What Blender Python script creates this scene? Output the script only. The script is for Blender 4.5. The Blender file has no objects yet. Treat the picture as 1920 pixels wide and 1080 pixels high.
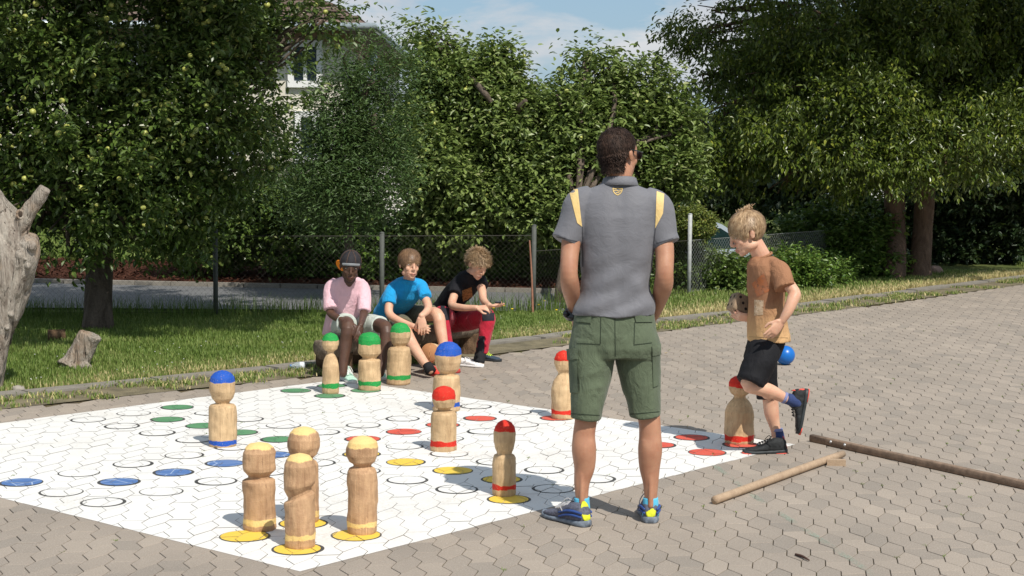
import bpy, math, random
import numpy as np
from mathutils import Vector, Matrix
from mathutils.bvhtree import BVHTree

scene = bpy.context.scene
COL = scene.collection
rng = np.random.default_rng(7)
random.seed(7)

# ------------------------------------------------------------ camera, light
CAMH, PITCH, ROLL, FOC = 1.71, 0.0846846, 0.009014, 3.149258
cF = np.array([0, math.cos(PITCH), -math.sin(PITCH)])
cR0 = np.array([1.0, 0, 0]); cU0 = np.cross(cR0, cF)
cR = cR0 * math.cos(ROLL) + cU0 * math.sin(ROLL); cU = np.cross(cR, cF)
CAM = np.array([0, 0, CAMH])
cam_data = bpy.data.cameras.new("camera"); cam = bpy.data.objects.new("camera", cam_data)
COL.objects.link(cam); scene.camera = cam
cam_data.lens = FOC * 1000 / 1920 * 36; cam_data.sensor_width = 36; cam_data.clip_end = 500
m = Matrix(((cR[0], cU[0], -cF[0], 0), (cR[1], cU[1], -cF[1], 0), (cR[2], cU[2], -cF[2], CAMH), (0, 0, 0, 1)))
cam.matrix_world = m

SUN_EL, SUN_AZ = math.radians(51), math.radians(151)     # azimuth clockwise from +Y
sun_dir = Vector((math.sin(SUN_AZ) * math.cos(SUN_EL), math.cos(SUN_AZ) * math.cos(SUN_EL), math.sin(SUN_EL)))
sl = bpy.data.lights.new("sun", 'SUN'); sl.energy = 4.8; sl.angle = math.radians(0.5); sl.color = (1.0, 0.95, 0.87)
so = bpy.data.objects.new("sun", sl); COL.objects.link(so)
so.rotation_euler = sun_dir.to_track_quat('Z', 'Y').to_euler(); so.location = (5, -8, 12)

world = bpy.data.worlds.new("World"); scene.world = world; world.use_nodes = True
wn = world.node_tree.nodes; wl = world.node_tree.links; wn.clear()
sky = wn.new('ShaderNodeTexSky'); sky.sky_type = 'NISHITA'; sky.sun_disc = False
sky.sun_elevation = SUN_EL; sky.sun_rotation = SUN_AZ; sky.dust_density = 0.8; sky.air_density = 1.0
tc = wn.new('ShaderNodeTexCoord'); mp = wn.new('ShaderNodeMapping'); mp.inputs['Scale'].default_value = (1.0, 1.0, 2.8)
wl.new(tc.outputs['Generated'], mp.inputs['Vector'])
nz = wn.new('ShaderNodeTexNoise'); nz.inputs['Scale'].default_value = 8.5; nz.inputs['Detail'].default_value = 9; nz.inputs['Roughness'].default_value = 0.62
nz.inputs['Distortion'].default_value = 0.4
wl.new(mp.outputs[0], nz.inputs['Vector'])
cr = wn.new('ShaderNodeValToRGB'); cr.color_ramp.elements[0].position = 0.42; cr.color_ramp.elements[1].position = 0.57
cr.color_ramp.elements[0].color = (0, 0, 0, 1); cr.color_ramp.elements[1].color = (0.92, 0.92, 0.92, 1)
wl.new(nz.outputs['Fac'], cr.inputs['Fac'])
nz2 = wn.new('ShaderNodeTexNoise'); nz2.inputs['Scale'].default_value = 9; nz2.inputs['Detail'].default_value = 6
wl.new(mp.outputs[0], nz2.inputs['Vector'])
ccol = wn.new('ShaderNodeMix'); ccol.data_type = 'RGBA'
ccol.inputs[6].default_value = (4.3, 4.9, 5.8, 1); ccol.inputs[7].default_value = (8.8, 8.7, 8.6, 1)
wl.new(nz2.outputs['Fac'], ccol.inputs[0])
mixc = wn.new('ShaderNodeMix'); mixc.data_type = 'RGBA'
veil = wn.new('ShaderNodeMix'); veil.data_type = 'RGBA'; veil.inputs[0].default_value = 0.55; veil.inputs[7].default_value = (2.9, 5.0, 7.4, 1)
wl.new(sky.outputs[0], veil.inputs[6]); wl.new(cr.outputs['Color'], mixc.inputs[0]); wl.new(veil.outputs[2], mixc.inputs[6]); wl.new(ccol.outputs[2], mixc.inputs[7])
bg = wn.new('ShaderNodeBackground'); bg.inputs['Strength'].default_value = 0.095
wo = wn.new('ShaderNodeOutputWorld'); wl.new(mixc.outputs[2], bg.inputs['Color']); wl.new(bg.outputs[0], wo.inputs['Surface'])
vs = scene.view_settings; vs.view_transform = 'Standard'; vs.look = 'None'; vs.exposure = 0.0; vs.gamma = 1.0; vs.use_curve_mapping = False
try:
    scene.cycles.max_bounces = 6; scene.cycles.transparent_max_bounces = 6
except Exception: pass

# ------------------------------------------------------------ helpers
def nrm(v):
    v = np.asarray(v, float); return v / (np.linalg.norm(v) + 1e-12)
def P(px, py, Y):
    """world point seen at photo position (px,py) at world depth Y"""
    d = cF + cR * (px - 960) / 1000 / FOC - cU * (py - 540) / 1000 / FOC
    return CAM + d * (Y / d[1])
def G(px, py, z=0.0):
    d = cF + cR * (px - 960) / 1000 / FOC - cU * (py - 540) / 1000 / FOC
    return CAM + d * ((z - CAMH) / d[2])
def PM(Y): return FOC * 1000 / Y       # pixels per metre at depth Y

def vnoise(Pt, scale=1.0, seed=0):
    p = np.asarray(Pt, float) * scale + 1000.5
    i = np.floor(p).astype(np.int64); f = p - i; f = f * f * (3 - 2 * f)
    def h(x, y, z):
        n = (x * 374761393 + y * 668265263 + z * 2147483647 + seed * 974634777) & 0xffffffff
        n = ((n ^ (n >> 13)) * 1274126177) & 0xffffffff
        n = n ^ (n >> 16)
        return (n & 0xffff) / 32767.5 - 1
    r = 0
    for dx in (0, 1):
        for dy in (0, 1):
            for dz in (0, 1):
                w = (f[:, 0] if dx else 1 - f[:, 0]) * (f[:, 1] if dy else 1 - f[:, 1]) * (f[:, 2] if dz else 1 - f[:, 2])
                r = r + w * h(i[:, 0] + dx, i[:, 1] + dy, i[:, 2] + dz)
    return r
def fnoise(Pt, scale, seed=0, oct=3):
    r = 0; a = 1; t = 0
    for k in range(oct):
        r = r + a * vnoise(Pt, scale * 2 ** k, seed + k * 17); t += a; a *= 0.5
    return r / t

BASE = {}
def tag(o, label=None, cat=None, group=None, kind=None):
    if label: o['label'] = label
    if cat: o['category'] = cat
    if group: o['group'] = group
    if kind: o['kind'] = kind
    return o
def empty(name, loc, label=None, cat=None, group=None, kind=None):
    o = bpy.data.objects.new(name, None); COL.objects.link(o); o.location = tuple(loc); o.empty_display_size = 0.1
    BASE[o.name] = np.array(loc, float)
    return tag(o, label, cat, group, kind)
def link(name, me, parent=None, loc=(0, 0, 0)):
    o = bpy.data.objects.new(name, me); COL.objects.link(o); o.location = tuple(loc)
    if parent is not None: o.parent = parent
    return o
def mesh_np(name, V, F, mats, smooth=False, attrs=None, midx=None):
    """V (n,3); F: (m,k) array or list of polygons"""
    me = bpy.data.meshes.new(name)
    V = np.asarray(V, np.float32)
    if isinstance(F, np.ndarray):
        m_, k = F.shape; loops = F.astype(np.int32).ravel(); starts = np.arange(0, m_ * k, k, dtype=np.int32)
    else:
        m_ = len(F); ln = np.array([len(f) for f in F], np.int32)
        loops = np.array([i for f in F for i in f], np.int32); starts = np.concatenate([[0], np.cumsum(ln)[:-1]]).astype(np.int32)
    me.vertices.add(len(V)); me.vertices.foreach_set('co', V.ravel())
    me.loops.add(len(loops)); me.loops.foreach_set('vertex_index', loops)
    me.polygons.add(m_); me.polygons.foreach_set('loop_start', starts)
    me.polygons.foreach_set('use_smooth', np.full(m_, bool(smooth)))
    if not isinstance(mats, (list, tuple)): mats = [mats]
    for mm in mats: me.materials.append(mm)
    if midx is not None: me.polygons.foreach_set('material_index', np.asarray(midx, np.int32))
    me.update(calc_edges=True)
    if attrs:
        for k, (dom, arr) in attrs.items():
            a = me.attributes.new(k, 'FLOAT', dom); a.data.foreach_set('value', np.asarray(arr, np.float32))
    return me
def part(name, VF, mats, parent=None, base=None, smooth=True, attrs=None, midx=None, kind=None, label=None, cat=None, group=None):
    """world-space geometry -> object; as a child it is placed relative to the root's base"""
    V, F = VF[0], VF[1]
    if parent is not None:
        r = parent
        b = BASE[r.name]
    else:
        b = np.array(base if base is not None else (0, 0, 0), float)
    o = link(name, mesh_np(name, np.asarray(V) - b, F, mats, smooth, attrs, midx), parent, b if parent is None else (0, 0, 0))
    BASE[o.name] = b
    return tag(o, label, cat, group, kind)

class MB:
    def __init__(s): s.v = []; s.f = []; s.n = 0
    def add(s, V, F):
        V = np.asarray(V, float); s.v.append(V); s.f += [tuple(i + s.n for i in f) for f in F]; s.n += len(V); return s
    def get(s): return np.concatenate(s.v), s.f
    def loft(s, rings, seg=20, e=1.0, cap=True):
        """rings: (center, A, B) vectors"""
        t = np.linspace(0, 2 * math.pi, seg, endpoint=False); c = np.cos(t); q = np.sin(t)
        if e != 1.0: c = np.sign(c) * np.abs(c) ** e; q = np.sign(q) * np.abs(q) ** e
        V = []
        for C_, A, B in rings: V.append(np.asarray(C_) + np.outer(c, A) + np.outer(q, B))
        n = len(rings); V = np.concatenate(V); F = []
        for i in range(n - 1):
            for j in range(seg):
                a = i * seg + j; b = i * seg + (j + 1) % seg
                F.append((a, b, b + seg, a + seg))
        if cap: F.append(tuple(range(seg))[::-1]); F.append(tuple(range((n - 1) * seg, n * seg)))
        return s.add(V, F)
    def tube(s, pts, rad, seg=14, sub=4, ref=None, round_end=True, e=1.0):
        """rad: scalar per point or (side, other) pairs; ref fixes the 'side' axis"""
        pts = np.asarray(pts, float); rad = np.array([(r, r) if np.isscalar(r) else r for r in rad], float)
        n = len(pts)
        if n > 2 and sub > 1:
            T = np.linspace(0, n - 1, (n - 1) * sub + 1)
            def cr_(a):
                ap = np.vstack([2 * a[0] - a[1], a, 2 * a[-1] - a[-2]]); out = []
                for t in T:
                    i = min(int(t), n - 2); u = t - i; p0, p1, p2, p3 = ap[i:i + 4]
                    out.append(0.5 * ((2 * p1) + (-p0 + p2) * u + (2 * p0 - 5 * p1 + 4 * p2 - p3) * u * u + (-p0 + 3 * p1 - 3 * p2 + p3) * u ** 3))
                return np.array(out)
            pts = cr_(pts); rad = np.maximum(cr_(rad), 1e-4)
        n = len(pts); tg = np.gradient(pts, axis=0); tg /= np.linalg.norm(tg, axis=1)[:, None] + 1e-12
        rings = []; A = None
        if round_end:
            r0 = rad[0].mean(); r1 = rad[-1].mean()
            ex0 = [(pts[0] - tg[0] * r0 * k, rad[0] * math.sqrt(max(0, 1 - k * k)) + 1e-5, tg[0]) for k in (0.96, 0.75, 0.4)]
            ex1 = [(pts[-1] + tg[-1] * r1 * k, rad[-1] * math.sqrt(max(0, 1 - k * k)) + 1e-5, tg[-1]) for k in (0.4, 0.75, 0.96)]
        else: ex0 = ex1 = []
        L = ex0 + [(pts[i], rad[i], tg[i]) for i in range(n)] + ex1
        for p, r, t in L:
            if ref is not None: A = np.asarray(ref, float)
            elif A is None: A = np.array([1.0, 0, 0]) if abs(t[0]) < 0.8 else np.array([0, 1.0, 0])
            A = nrm(A - t * (A @ t)); B = np.cross(t, A)
            rings.append((p, A * r[0], B * r[1]))
        return s.loft(rings, seg, e)
    def ell(s, c, r, M=None, seg=18, rr=10):
        M = np.eye(3) if M is None else np.asarray(M)[:3, :3]
        rings = []
        for i in range(rr + 1):
            a = math.pi * (i + 0.02) / (rr + 0.04); z = -math.cos(a); q = math.sin(a)
            rings.append((np.asarray(c) + M @ np.array([0, 0, r[2] * z]), M @ np.array([r[0] * q, 0, 0]), M @ np.array([0, r[1] * q, 0])))
        return s.loft(rings, seg)
    def box(s, c, h, M=None):
        M = np.eye(3) if M is None else np.asarray(M)[:3, :3]
        V = [np.asarray(c) + M @ np.array([x * h[0], y * h[1], z * h[2]]) for z in (-1, 1) for x, y in ((-1, -1), (1, -1), (1, 1), (-1, 1))]
        return s.add(V, [(3, 2, 1, 0), (4, 5, 6, 7), (0, 1, 5, 4), (1, 2, 6, 5), (2, 3, 7, 6), (3, 0, 4, 7)])

def remesh(mb, voxel=0.006, smooth=2, dec=None):
    V, F = mb.get() if isinstance(mb, MB) else mb
    me = bpy.data.meshes.new('tmp'); me.from_pydata([tuple(v) for v in V], [], F)
    o = bpy.data.objects.new('tmp', me); COL.objects.link(o)
    r = o.modifiers.new('r', 'REMESH'); r.mode = 'VOXEL'; r.voxel_size = voxel; r.adaptivity = 0
    if smooth:
        q = o.modifiers.new('s', 'SMOOTH'); q.factor = 0.5; q.iterations = smooth
    if dec:
        d = o.modifiers.new('d', 'DECIMATE'); d.ratio = dec
    dg = bpy.context.evaluated_depsgraph_get(); dg.update(); ev = o.evaluated_get(dg); em = ev.to_mesh()
    n = len(em.vertices); co = np.empty(n * 3, np.float32); em.vertices.foreach_get('co', co)
    no = np.empty(n * 3, np.float32); em.vertices.foreach_get('normal', no)
    F = [tuple(p.vertices) for p in em.polygons]
    ev.to_mesh_clear(); bpy.data.objects.remove(o); bpy.data.meshes.remove(me)
    return co.reshape(-1, 3).astype(float), F, no.reshape(-1, 3).astype(float)

def bvh_of(V, F): return BVHTree.FromPolygons([tuple(v) for v in V], F)
def drape(bvh, corners, n=8, m=8, off=0.002, thick=0.0):
    """a patch laid on a surface: corners are 4 photo points, found on the surface by ray"""
    c = [np.array(q, float) for q in corners]; V = []; last = None
    for i in range(n + 1):
        for j in range(m + 1):
            u = i / n; v = j / m
            q = (1 - u) * (1 - v) * c[0] + u * (1 - v) * c[1] + u * v * c[2] + (1 - u) * v * c[3]
            d = cF + cR * (q[0] - 960) / 1000 / FOC - cU * (q[1] - 540) / 1000 / FOC
            h, no, _, dist = bvh.ray_cast(Vector(CAM), Vector(d))
            if h is None: V.append(None); continue
            if no.dot(Vector(d)) > 0: no = -no
            V.append(tuple(h + no * off))
    F = [(i * (m + 1) + j, (i + 1) * (m + 1) + j, (i + 1) * (m + 1) + j + 1, i * (m + 1) + j + 1) for i in range(n) for j in range(m)]
    F = [f for f in F if all(V[k] is not None for k in f) and max(np.linalg.norm(np.array(V[f[a]]) - np.array(V[f[a - 1]])) for a in range(4)) < 0.12]
    used = sorted({k for f in F for k in f}); mp_ = {k: i for i, k in enumerate(used)}
    return np.array([V[k] for k in used]).reshape(-1, 3), [tuple(mp_[k] for k in f) for f in F]
def hit(bvh, px, py, off=0.0):
    d = cF + cR * (px - 960) / 1000 / FOC - cU * (py - 540) / 1000 / FOC
    h, no, _, dist = bvh.ray_cast(Vector(CAM), Vector(d))
    if h is None: return None
    if no.dot(Vector(d)) > 0: no = -no
    return np.array(h + no * off)

# ------------------------------------------------------------ materials
class NT:
    def __init__(s, name):
        s.m = bpy.data.materials.new(name); s.m.use_nodes = True; s.t = s.m.node_tree; s.n = s.t.nodes; s.l = s.t.links
        s.b = s.n['Principled BSDF']; s.out = s.n['Material Output']
    def new(s, t, **k):
        n = s.n.new(t)
        for a, v in k.items(): setattr(n, a, v)
        return n
    def pos(s, scale=(1, 1, 1), obj=False):
        g = s.new('ShaderNodeTexCoord').outputs['Object'] if obj else s.new('ShaderNodeNewGeometry').outputs['Position']
        mp = s.new('ShaderNodeMapping'); mp.inputs['Scale'].default_value = scale; s.l.new(g, mp.inputs[0]); return mp.outputs[0]
    def noise(s, vec, scale, detail=4, rough=0.55, dist=0.0):
        n = s.new('ShaderNodeTexNoise'); n.inputs['Scale'].default_value = scale; n.inputs['Detail'].default_value = detail
        n.inputs['Roughness'].default_value = rough; n.inputs['Distortion'].default_value = dist; s.l.new(vec, n.inputs['Vector']); return n.outputs['Fac']
    def ramp(s, fac, stops):
        r = s.new('ShaderNodeValToRGB'); e = r.color_ramp.elements
        while len(e) < len(stops): e.new(0.5)
        for q, (p, c) in zip(e, stops): q.position = p; q.color = (*c, 1) if len(c) == 3 else c
        s.l.new(fac, r.inputs[0]); return r.outputs['Color']
    def mix(s, fac, a, b, mode='MIX'):
        n = s.new('ShaderNodeMix'); n.data_type = 'RGBA'; n.blend_type = mode
        for i, x in ((0, fac), (6, a), (7, b)):
            if isinstance(x, (int, float)): n.inputs[i].default_value = x
            elif isinstance(x, tuple): n.inputs[i].default_value = (*x, 1)
            else: s.l.new(x, n.inputs[i])
        return n.outputs[2]
    def math(s, op, a, b=0.0, clamp=False):
        n = s.new('ShaderNodeMath'); n.operation = op; n.use_clamp = clamp
        for i, x in ((0, a), (1, b)):
            if isinstance(x, (int, float)): n.inputs[i].default_value = x
            else: s.l.new(x, n.inputs[i])
        return n.outputs[0]
    def attr(s, name): return s.new('ShaderNodeAttribute', attribute_name=name).outputs['Fac']
    def bump(s, h, strength=0.3, dist=0.01):
        n = s.new('ShaderNodeBump'); n.inputs['Strength'].default_value = strength; n.inputs['Distance'].default_value = dist
        s.l.new(h, n.inputs['Height']); s.l.new(n.outputs[0], s.b.inputs['Normal'])
    def col(s, c):
        if isinstance(c, tuple): s.b.inputs['Base Color'].default_value = (*c, 1)
        else: s.l.new(c, s.b.inputs['Base Color'])
    def rough(s, r): s.b.inputs['Roughness'].default_value = r
    def spec(s, r): s.b.inputs['Specular IOR Level'].default_value = r

def plain(name, c, rough=0.7, var=0.15, scale=30, bump=0.0, bs=200, bd=0.002, spec=0.3, metal=0):
    t = NT(name); v = t.pos(); n = t.noise(v, scale, 5)
    lo = tuple(x * (1 - var) for x in c); hi = tuple(min(1, x * (1 + var)) for x in c)
    t.col(t.ramp(n, [(0.3, lo), (0.7, hi)])); t.rough(rough); t.spec(spec); t.b.inputs['Metallic'].default_value = metal
    if bump: t.bump(t.noise(v, bs, 3), bump, bd)
    return t.m
def cloth(name, c, var=0.12, rough=0.85, fold=0.5, fs=(9, 9, 5)):
    t = NT(name); v = t.pos(); n = t.noise(v, 14, 4)
    t.col(t.ramp(n, [(0.3, tuple(x * (1 - var) for x in c)), (0.7, tuple(min(1, x * (1 + var)) for x in c))]))
    t.rough(rough); t.spec(0.2)
    if max(c) > .05: t.b.inputs['Sheen Weight'].default_value = 0.12
    f1 = t.noise(t.pos(fs), 2.2, 5, 0.6, 1.2); f2 = t.noise(v, 500, 2)
    t.bump(t.math('ADD', f1, t.math('MULTIPLY', f2, 0.06)), fold, 0.03)
    return t.m
def skin(name, c, c2=None):
    t = NT(name); v = t.pos(); n = t.noise(v, 18, 4); n2 = t.noise(v, 120, 3)
    a = tuple(x for x in c); b = c2 or (c[0] * 0.9, c[1] * 0.74, c[2] * 0.68)
    t.col(t.mix(0.15, t.ramp(n, [(0.35, a), (0.72, b)]), t.ramp(n2, [(0.3, a), (0.7, b)])))
    t.rough(0.5); t.spec(0.4)
    t.b.inputs['Subsurface Weight'].default_value = 0.12; t.b.inputs['Subsurface Radius'].default_value = (0.012, 0.005, 0.003); t.b.inputs['Subsurface Scale'].default_value = 0.6
    t.bump(n2, 0.15, 0.004)
    return t.m
def leafmat(name, dark, light, yellow=None, trans=0.25, rough=0.42):
    t = NT(name); r = t.attr('rnd'); v = t.pos(); n = t.noise(v, 1.6, 3)
    c = t.ramp(r, [(0.0, dark), (0.6, light), (0.93, light), (1.0, yellow or light)])
    c = t.mix(t.math('MULTIPLY', n, 0.5), c, tuple(x * 0.55 for x in dark), 'MIX')
    bk = t.new('ShaderNodeNewGeometry').outputs['Backfacing']
    c = t.mix(t.math('MULTIPLY', bk, 0.3), c, (0.16, 0.19, 0.10))
    t.col(c); t.rough(rough); t.spec(0.5)
    tr = t.new('ShaderNodeBsdfTranslucent'); t.l.new(t.mix(0.5, c, (0.14, 0.22, 0.02)), tr.inputs['Color'])
    ms = t.new('ShaderNodeMixShader'); ms.inputs[0].default_value = trans
    t.l.new(t.b.outputs[0], ms.inputs[1]); t.l.new(tr.outputs[0], ms.inputs[2]); t.l.new(ms.outputs[0], t.out.inputs['Surface'])
    return t.m
def bark(name, c1, c2, zs=0.25, scale=14, bump=0.8):
    t = NT(name); v = t.pos((1, 1, zs)); n = t.noise(v, scale, 8, 0.65, 0.6); n2 = t.noise(t.pos(), 60, 4)
    t.col(t.mix(0.3, t.ramp(n, [(0.32, c1), (0.66, c2)]), t.ramp(n2, [(0.3, c1), (0.7, c2)]))); t.rough(0.9); t.spec(0.15)
    t.bump(t.math('ADD', n, t.math('MULTIPLY', n2, 0.3)), bump, 0.03); return t.m

# ------------------------------------------------------------ setting: ground sheets
KL = [(-14, 1.5), (-7, 7.8), (-3.4, 11.06), (-1.62, 12.72), (0.48, 14.99), (1.41, 16.2), (3.1, 17.97), (6.84, 22.39), (13, 29.3)]   # yard side of kerb
KL = np.array(KL, float)
def kerb_y(x): return np.interp(x, KL[:, 0], KL[:, 1])
def off_line(L, d):
    t = np.gradient(L, axis=0); t /= np.linalg.norm(t, axis=1)[:, None]
    return L + np.stack([-t[:, 1], t[:, 0]], 1) * d      # + = lawn side
def ribbon(L0, L1, z0, z1):
    n = len(L0); V = np.concatenate([np.c_[L0, np.full(n, z0)], np.c_[L1, np.full(n, z1)]])
    return V, [(i, i + 1, n + i + 1, n + i) for i in range(n - 1)]
def dense(L, step=0.25):
    s = np.concatenate([[0], np.cumsum(np.linalg.norm(np.diff(L, axis=0), axis=1))]); q = np.arange(0, s[-1], step)
    return np.c_[np.interp(q, s, L[:, 0]), np.interp(q, s, L[:, 1])]
KD = dense(KL, 0.2)

def ground_z(x, y):
    x = np.asarray(x, float); y = np.asarray(y, float)
    dip = -1.45 * np.clip((y - 23.2) / 1.5, 0, 1) * np.clip((x + 1.2) / 1.2, 0, 1) * np.clip((7.5 - x) / 2.0, 0, 1) * np.clip((44 - y) / 3, 0, 1)
    return dip
t = NT('lawn_soil'); v = t.pos(); n = t.noise(v, 1.3, 5); n2 = t.noise(v, 40, 4)
t.col(t.mix(0.45, t.ramp(n, [(0.3, (0.07, 0.10, 0.025)), (0.6, (0.12, 0.14, 0.045)), (0.8, (0.20, 0.18, 0.08))]), t.ramp(n2, [(0.3, (0.03, 0.04, 0.012)), (0.7, (0.12, 0.14, 0.05))]))); t.rough(0.95); t.spec(0.1)
t.bump(n2, 0.8, 0.03); M_SOIL = t.m
xs = np.linspace(-60, 60, 121); ys = np.concatenate([np.linspace(-10, 8, 10), np.linspace(9, 40, 63), np.linspace(45, 300, 40)])
X, Y = np.meshgrid(xs, ys); Z = -0.035 + ground_z(X, Y)
nx, ny = len(xs), len(ys)
F = [(j * nx + i, j * nx + i + 1, (j + 1) * nx + i + 1, (j + 1) * nx + i) for j in range(ny - 1) for i in range(nx - 1)]
part('ground', (np.c_[X.ravel(), Y.ravel(), Z.ravel()], F), M_SOIL, kind='structure', smooth=False)

# lawn sheet between kerb and fence
LW = off_line(KD, 0.19)
top = np.c_[np.clip(LW[:, 0], -14, 13), np.full(len(LW), 0)]
fy = lambda x: np.where(x < 0.5, 17.0, np.where(x < 5.5, np.minimum(17.0 + (x - 0.5) * 2.6, 23.0), kerb_y(x) + 9))
top[:, 1] = np.maximum(fy(top[:, 0]), LW[:, 1] + 0.05)
part('lawn', ribbon(LW, top, 0.004, 0.004), M_SOIL, kind='structure', smooth=False)

# weedy strip of soil between kerb and paving
t = NT('strip_soil'); v = t.pos(); n = t.noise(v, 6, 5)
t.col(t.ramp(n, [(0.3, (0.10, 0.085, 0.05)), (0.7, (0.24, 0.20, 0.12))])); t.rough(0.95); t.bump(t.noise(v, 60, 4), 0.8, 0.02); M_STRIP = t.m
part('soil_strip', ribbon(off_line(KD, -0.42), off_line(KD, 0.0), 0.003, 0.006), M_STRIP, kind='structure', smooth=False)

# kerb stones, flush concrete
t = NT('kerb_concrete'); v = t.pos(); n = t.noise(v, 9, 5); n2 = t.noise(v, 160, 3)
t.col(t.mix(0.4, t.ramp(n, [(0.3, (0.15, 0.135, 0.11)), (0.7, (0.27, 0.245, 0.205))]), t.ramp(n2, [(0.3, (0.13, 0.12, 0.10)), (0.7, (0.32, 0.29, 0.25))]))); t.rough(0.9); t.bump(n2, 0.4, 0.004); M_KERB = t.m
kerb = empty('kerb', (KL[2][0], KL[2][1], 0), kind='structure')
mb = MB().box((0, 0, -0.05), (0.49, 0.085, 0.075))
kv, kf = mb.get(); kv[kv[:, 2] > 0] *= [0.99, 0.93, 1]
kme = mesh_np('kerb_stone', kv, kf, M_KERB)
mid = off_line(KD, 0.095); s = np.concatenate([[0], np.cumsum(np.linalg.norm(np.diff(mid, axis=0), axis=1))])
for q in np.arange(5, s[-1] - 1, 1.0):
    x = np.interp(q, s, mid[:, 0]); y = np.interp(q, s, mid[:, 1]); x1 = np.interp(q + .3, s, mid[:, 0]); y1 = np.interp(q + .3, s, mid[:, 1])
    o = link('kerb_stone', kme, kerb, np.array([x, y, random.uniform(-0.006, 0.004)]) - BASE['kerb']); o.rotation_euler.z = math.atan2(y1 - y, x1 - x)

# road beyond the fence, mulch bed, far lawn
t = NT('asphalt'); v = t.pos(); n = t.noise(v, 3, 5); n2 = t.noise(v, 150, 3)
t.col(t.mix(0.35, t.ramp(n, [(0.3, (0.08, 0.082, 0.085)), (0.7, (0.13, 0.13, 0.128))]), t.ramp(n2, [(0.3, (0.09, 0.09, 0.09)), (0.7, (0.27, 0.27, 0.27))]))); t.rough(0.85); t.bump(n2, 0.3, 0.005); M_ROAD = t.m
rx = np.linspace(-16, 1.25, 40); near = np.c_[rx, 17.25 + 0.02 * rx]; far = np.c_[rx, 19.45 - 0.1 * rx + 0.004 * rx * rx]
part('road', ribbon(near, far, 0.008, 0.008), M_ROAD, kind='structure', smooth=False)
fk = MB()
for i in range(len(rx) - 1):
    c = (far[i] + far[i + 1]) / 2; d = far[i + 1] - far[i]; a = math.atan2(d[1], d[0])
    fk.box((c[0], c[1] + 0.06, -0.005), (np.linalg.norm(d) / 2 - 0.005, 0.05, 0.06), [[math.cos(a), -math.sin(a), 0], [math.sin(a), math.cos(a), 0], [0, 0, 1]])
part('road_kerb', fk.get(), M_KERB, kind='structure', smooth=False)
t = NT('bark_mulch'); v = t.pos(); n = t.noise(v, 30, 5, 0.7); n2 = t.noise(t.pos((1, 2, 1)), 70, 3)
t.col(t.ramp(n, [(0.32, (0.035, 0.015, 0.01)), (0.5, (0.13, 0.05, 0.03)), (0.7, (0.24, 0.11, 0.07))])); t.rough(0.95); t.spec(0.1); t.bump(t.math('ADD', n, n2), 1.0, 0.05); M_MULCH = t.m
mf = far + [0, 2.1]
part('mulch_bed', ribbon(far + [0, 0.12], mf, 0.05, 0.16), M_MULCH, kind='structure', smooth=False)
# loose mulch chips
N = 9000; x = rng.uniform(-12, 1.2, N); yy = np.interp(x, rx, far[:, 1]) + 0.15 + rng.uniform(0, 1.9, N); zz = 0.06 + (yy - np.interp(x, rx, far[:, 1])) / 2.1 * 0.11
a = rng.uniform(0, 6.28, N); L = rng.uniform(0.02, 0.05, N); w = rng.uniform(0.006, 0.014, N); tl = rng.uniform(-.5, .5, N)
dx = np.c_[np.cos(a), np.sin(a), tl] * L[:, None]; dy = np.c_[-np.sin(a), np.cos(a), np.abs(tl) * .6] * w[:, None]; c = np.c_[x, yy, zz + 0.012]
V = np.stack([c - dx - dy, c + dx - dy, c + dx + dy, c - dx + dy], 1).reshape(-1, 3)
part('mulch_chips', (V, np.arange(4 * N).reshape(-1, 4)), M_MULCH, kind='stuff', smooth=False)

# grassy bank that rises behind the mulch
RX_ = rx.copy(); MF_ = mf.copy(); bx_ = np.linspace(-14, 1.2, 30); b0_ = np.c_[bx_, np.interp(bx_, rx, mf[:, 1]) - .02]; b1_ = np.c_[bx_, np.full(30, 25.6)]
part('grass_bank', ribbon(b0_, b1_, 0.15, 0.38), M_SOIL, kind='structure', smooth=False)
# ------------------------------------------------------------ paved yard
def paver_mat(name, use_obj):
    t = NT(name); v = t.pos(); n = t.noise(v, 1.1, 5, 0.6); n2 = t.noise(v, 150, 6, 0.8); n3 = t.noise(v, 34, 5)
    r = t.new('ShaderNodeObjectInfo').outputs['Random'] if use_obj else t.attr('rnd')
    c = t.ramp(n2, [(0.32, (0.10, 0.08, 0.062)), (0.46, (0.265, 0.226, 0.188)), (0.56, (0.335, 0.287, 0.240)), (0.68, (0.80, 0.72, 0.62))])
    c = t.mix(0.42, c, t.ramp(n, [(0.34, (0.205, 0.18, 0.152)), (0.6, (0.34, 0.29, 0.24))]))
    c = t.mix(0.35, c, t.ramp(r, [(0.0, (0.21, 0.19, 0.165)), (0.25, (0.31, 0.262, 0.216)), (0.8, (0.37, 0.31, 0.252)), (1.0, (0.46, 0.385, 0.31))]))
    c = t.mix(t.math('MULTIPLY', t.ramp(n3, [(0.58, (0, 0, 0)), (0.8, (1, 1, 1))]), 0.22), c, (0.20, 0.17, 0.135))
    t.col(c); t.rough(0.9); t.spec(0.2); t.bump(n2, 0.35, 0.003)
    return t.m
M_PAV_O = paver_mat('paver_concrete', True); M_PAV_A = paver_mat('paver_concrete_field', False)
t = NT('joint_sand'); v = t.pos(); n = t.noise(v, 7, 5); n2 = t.noise(v, 90, 3)
t.col(t.mix(0.3, t.ramp(n, [(0.38, (0.075, 0.058, 0.038)), (0.55, (0.11, 0.085, 0.045)), (0.66, (0.10, 0.11, 0.03))]), t.ramp(n2, [(0.3, (0.05, 0.04, 0.03)), (0.7, (0.2, 0.17, 0.12))]))); t.rough(1.0); t.spec(0.05)
t.bump(n2, 0.6, 0.01); M_JOINT = t.m

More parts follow.
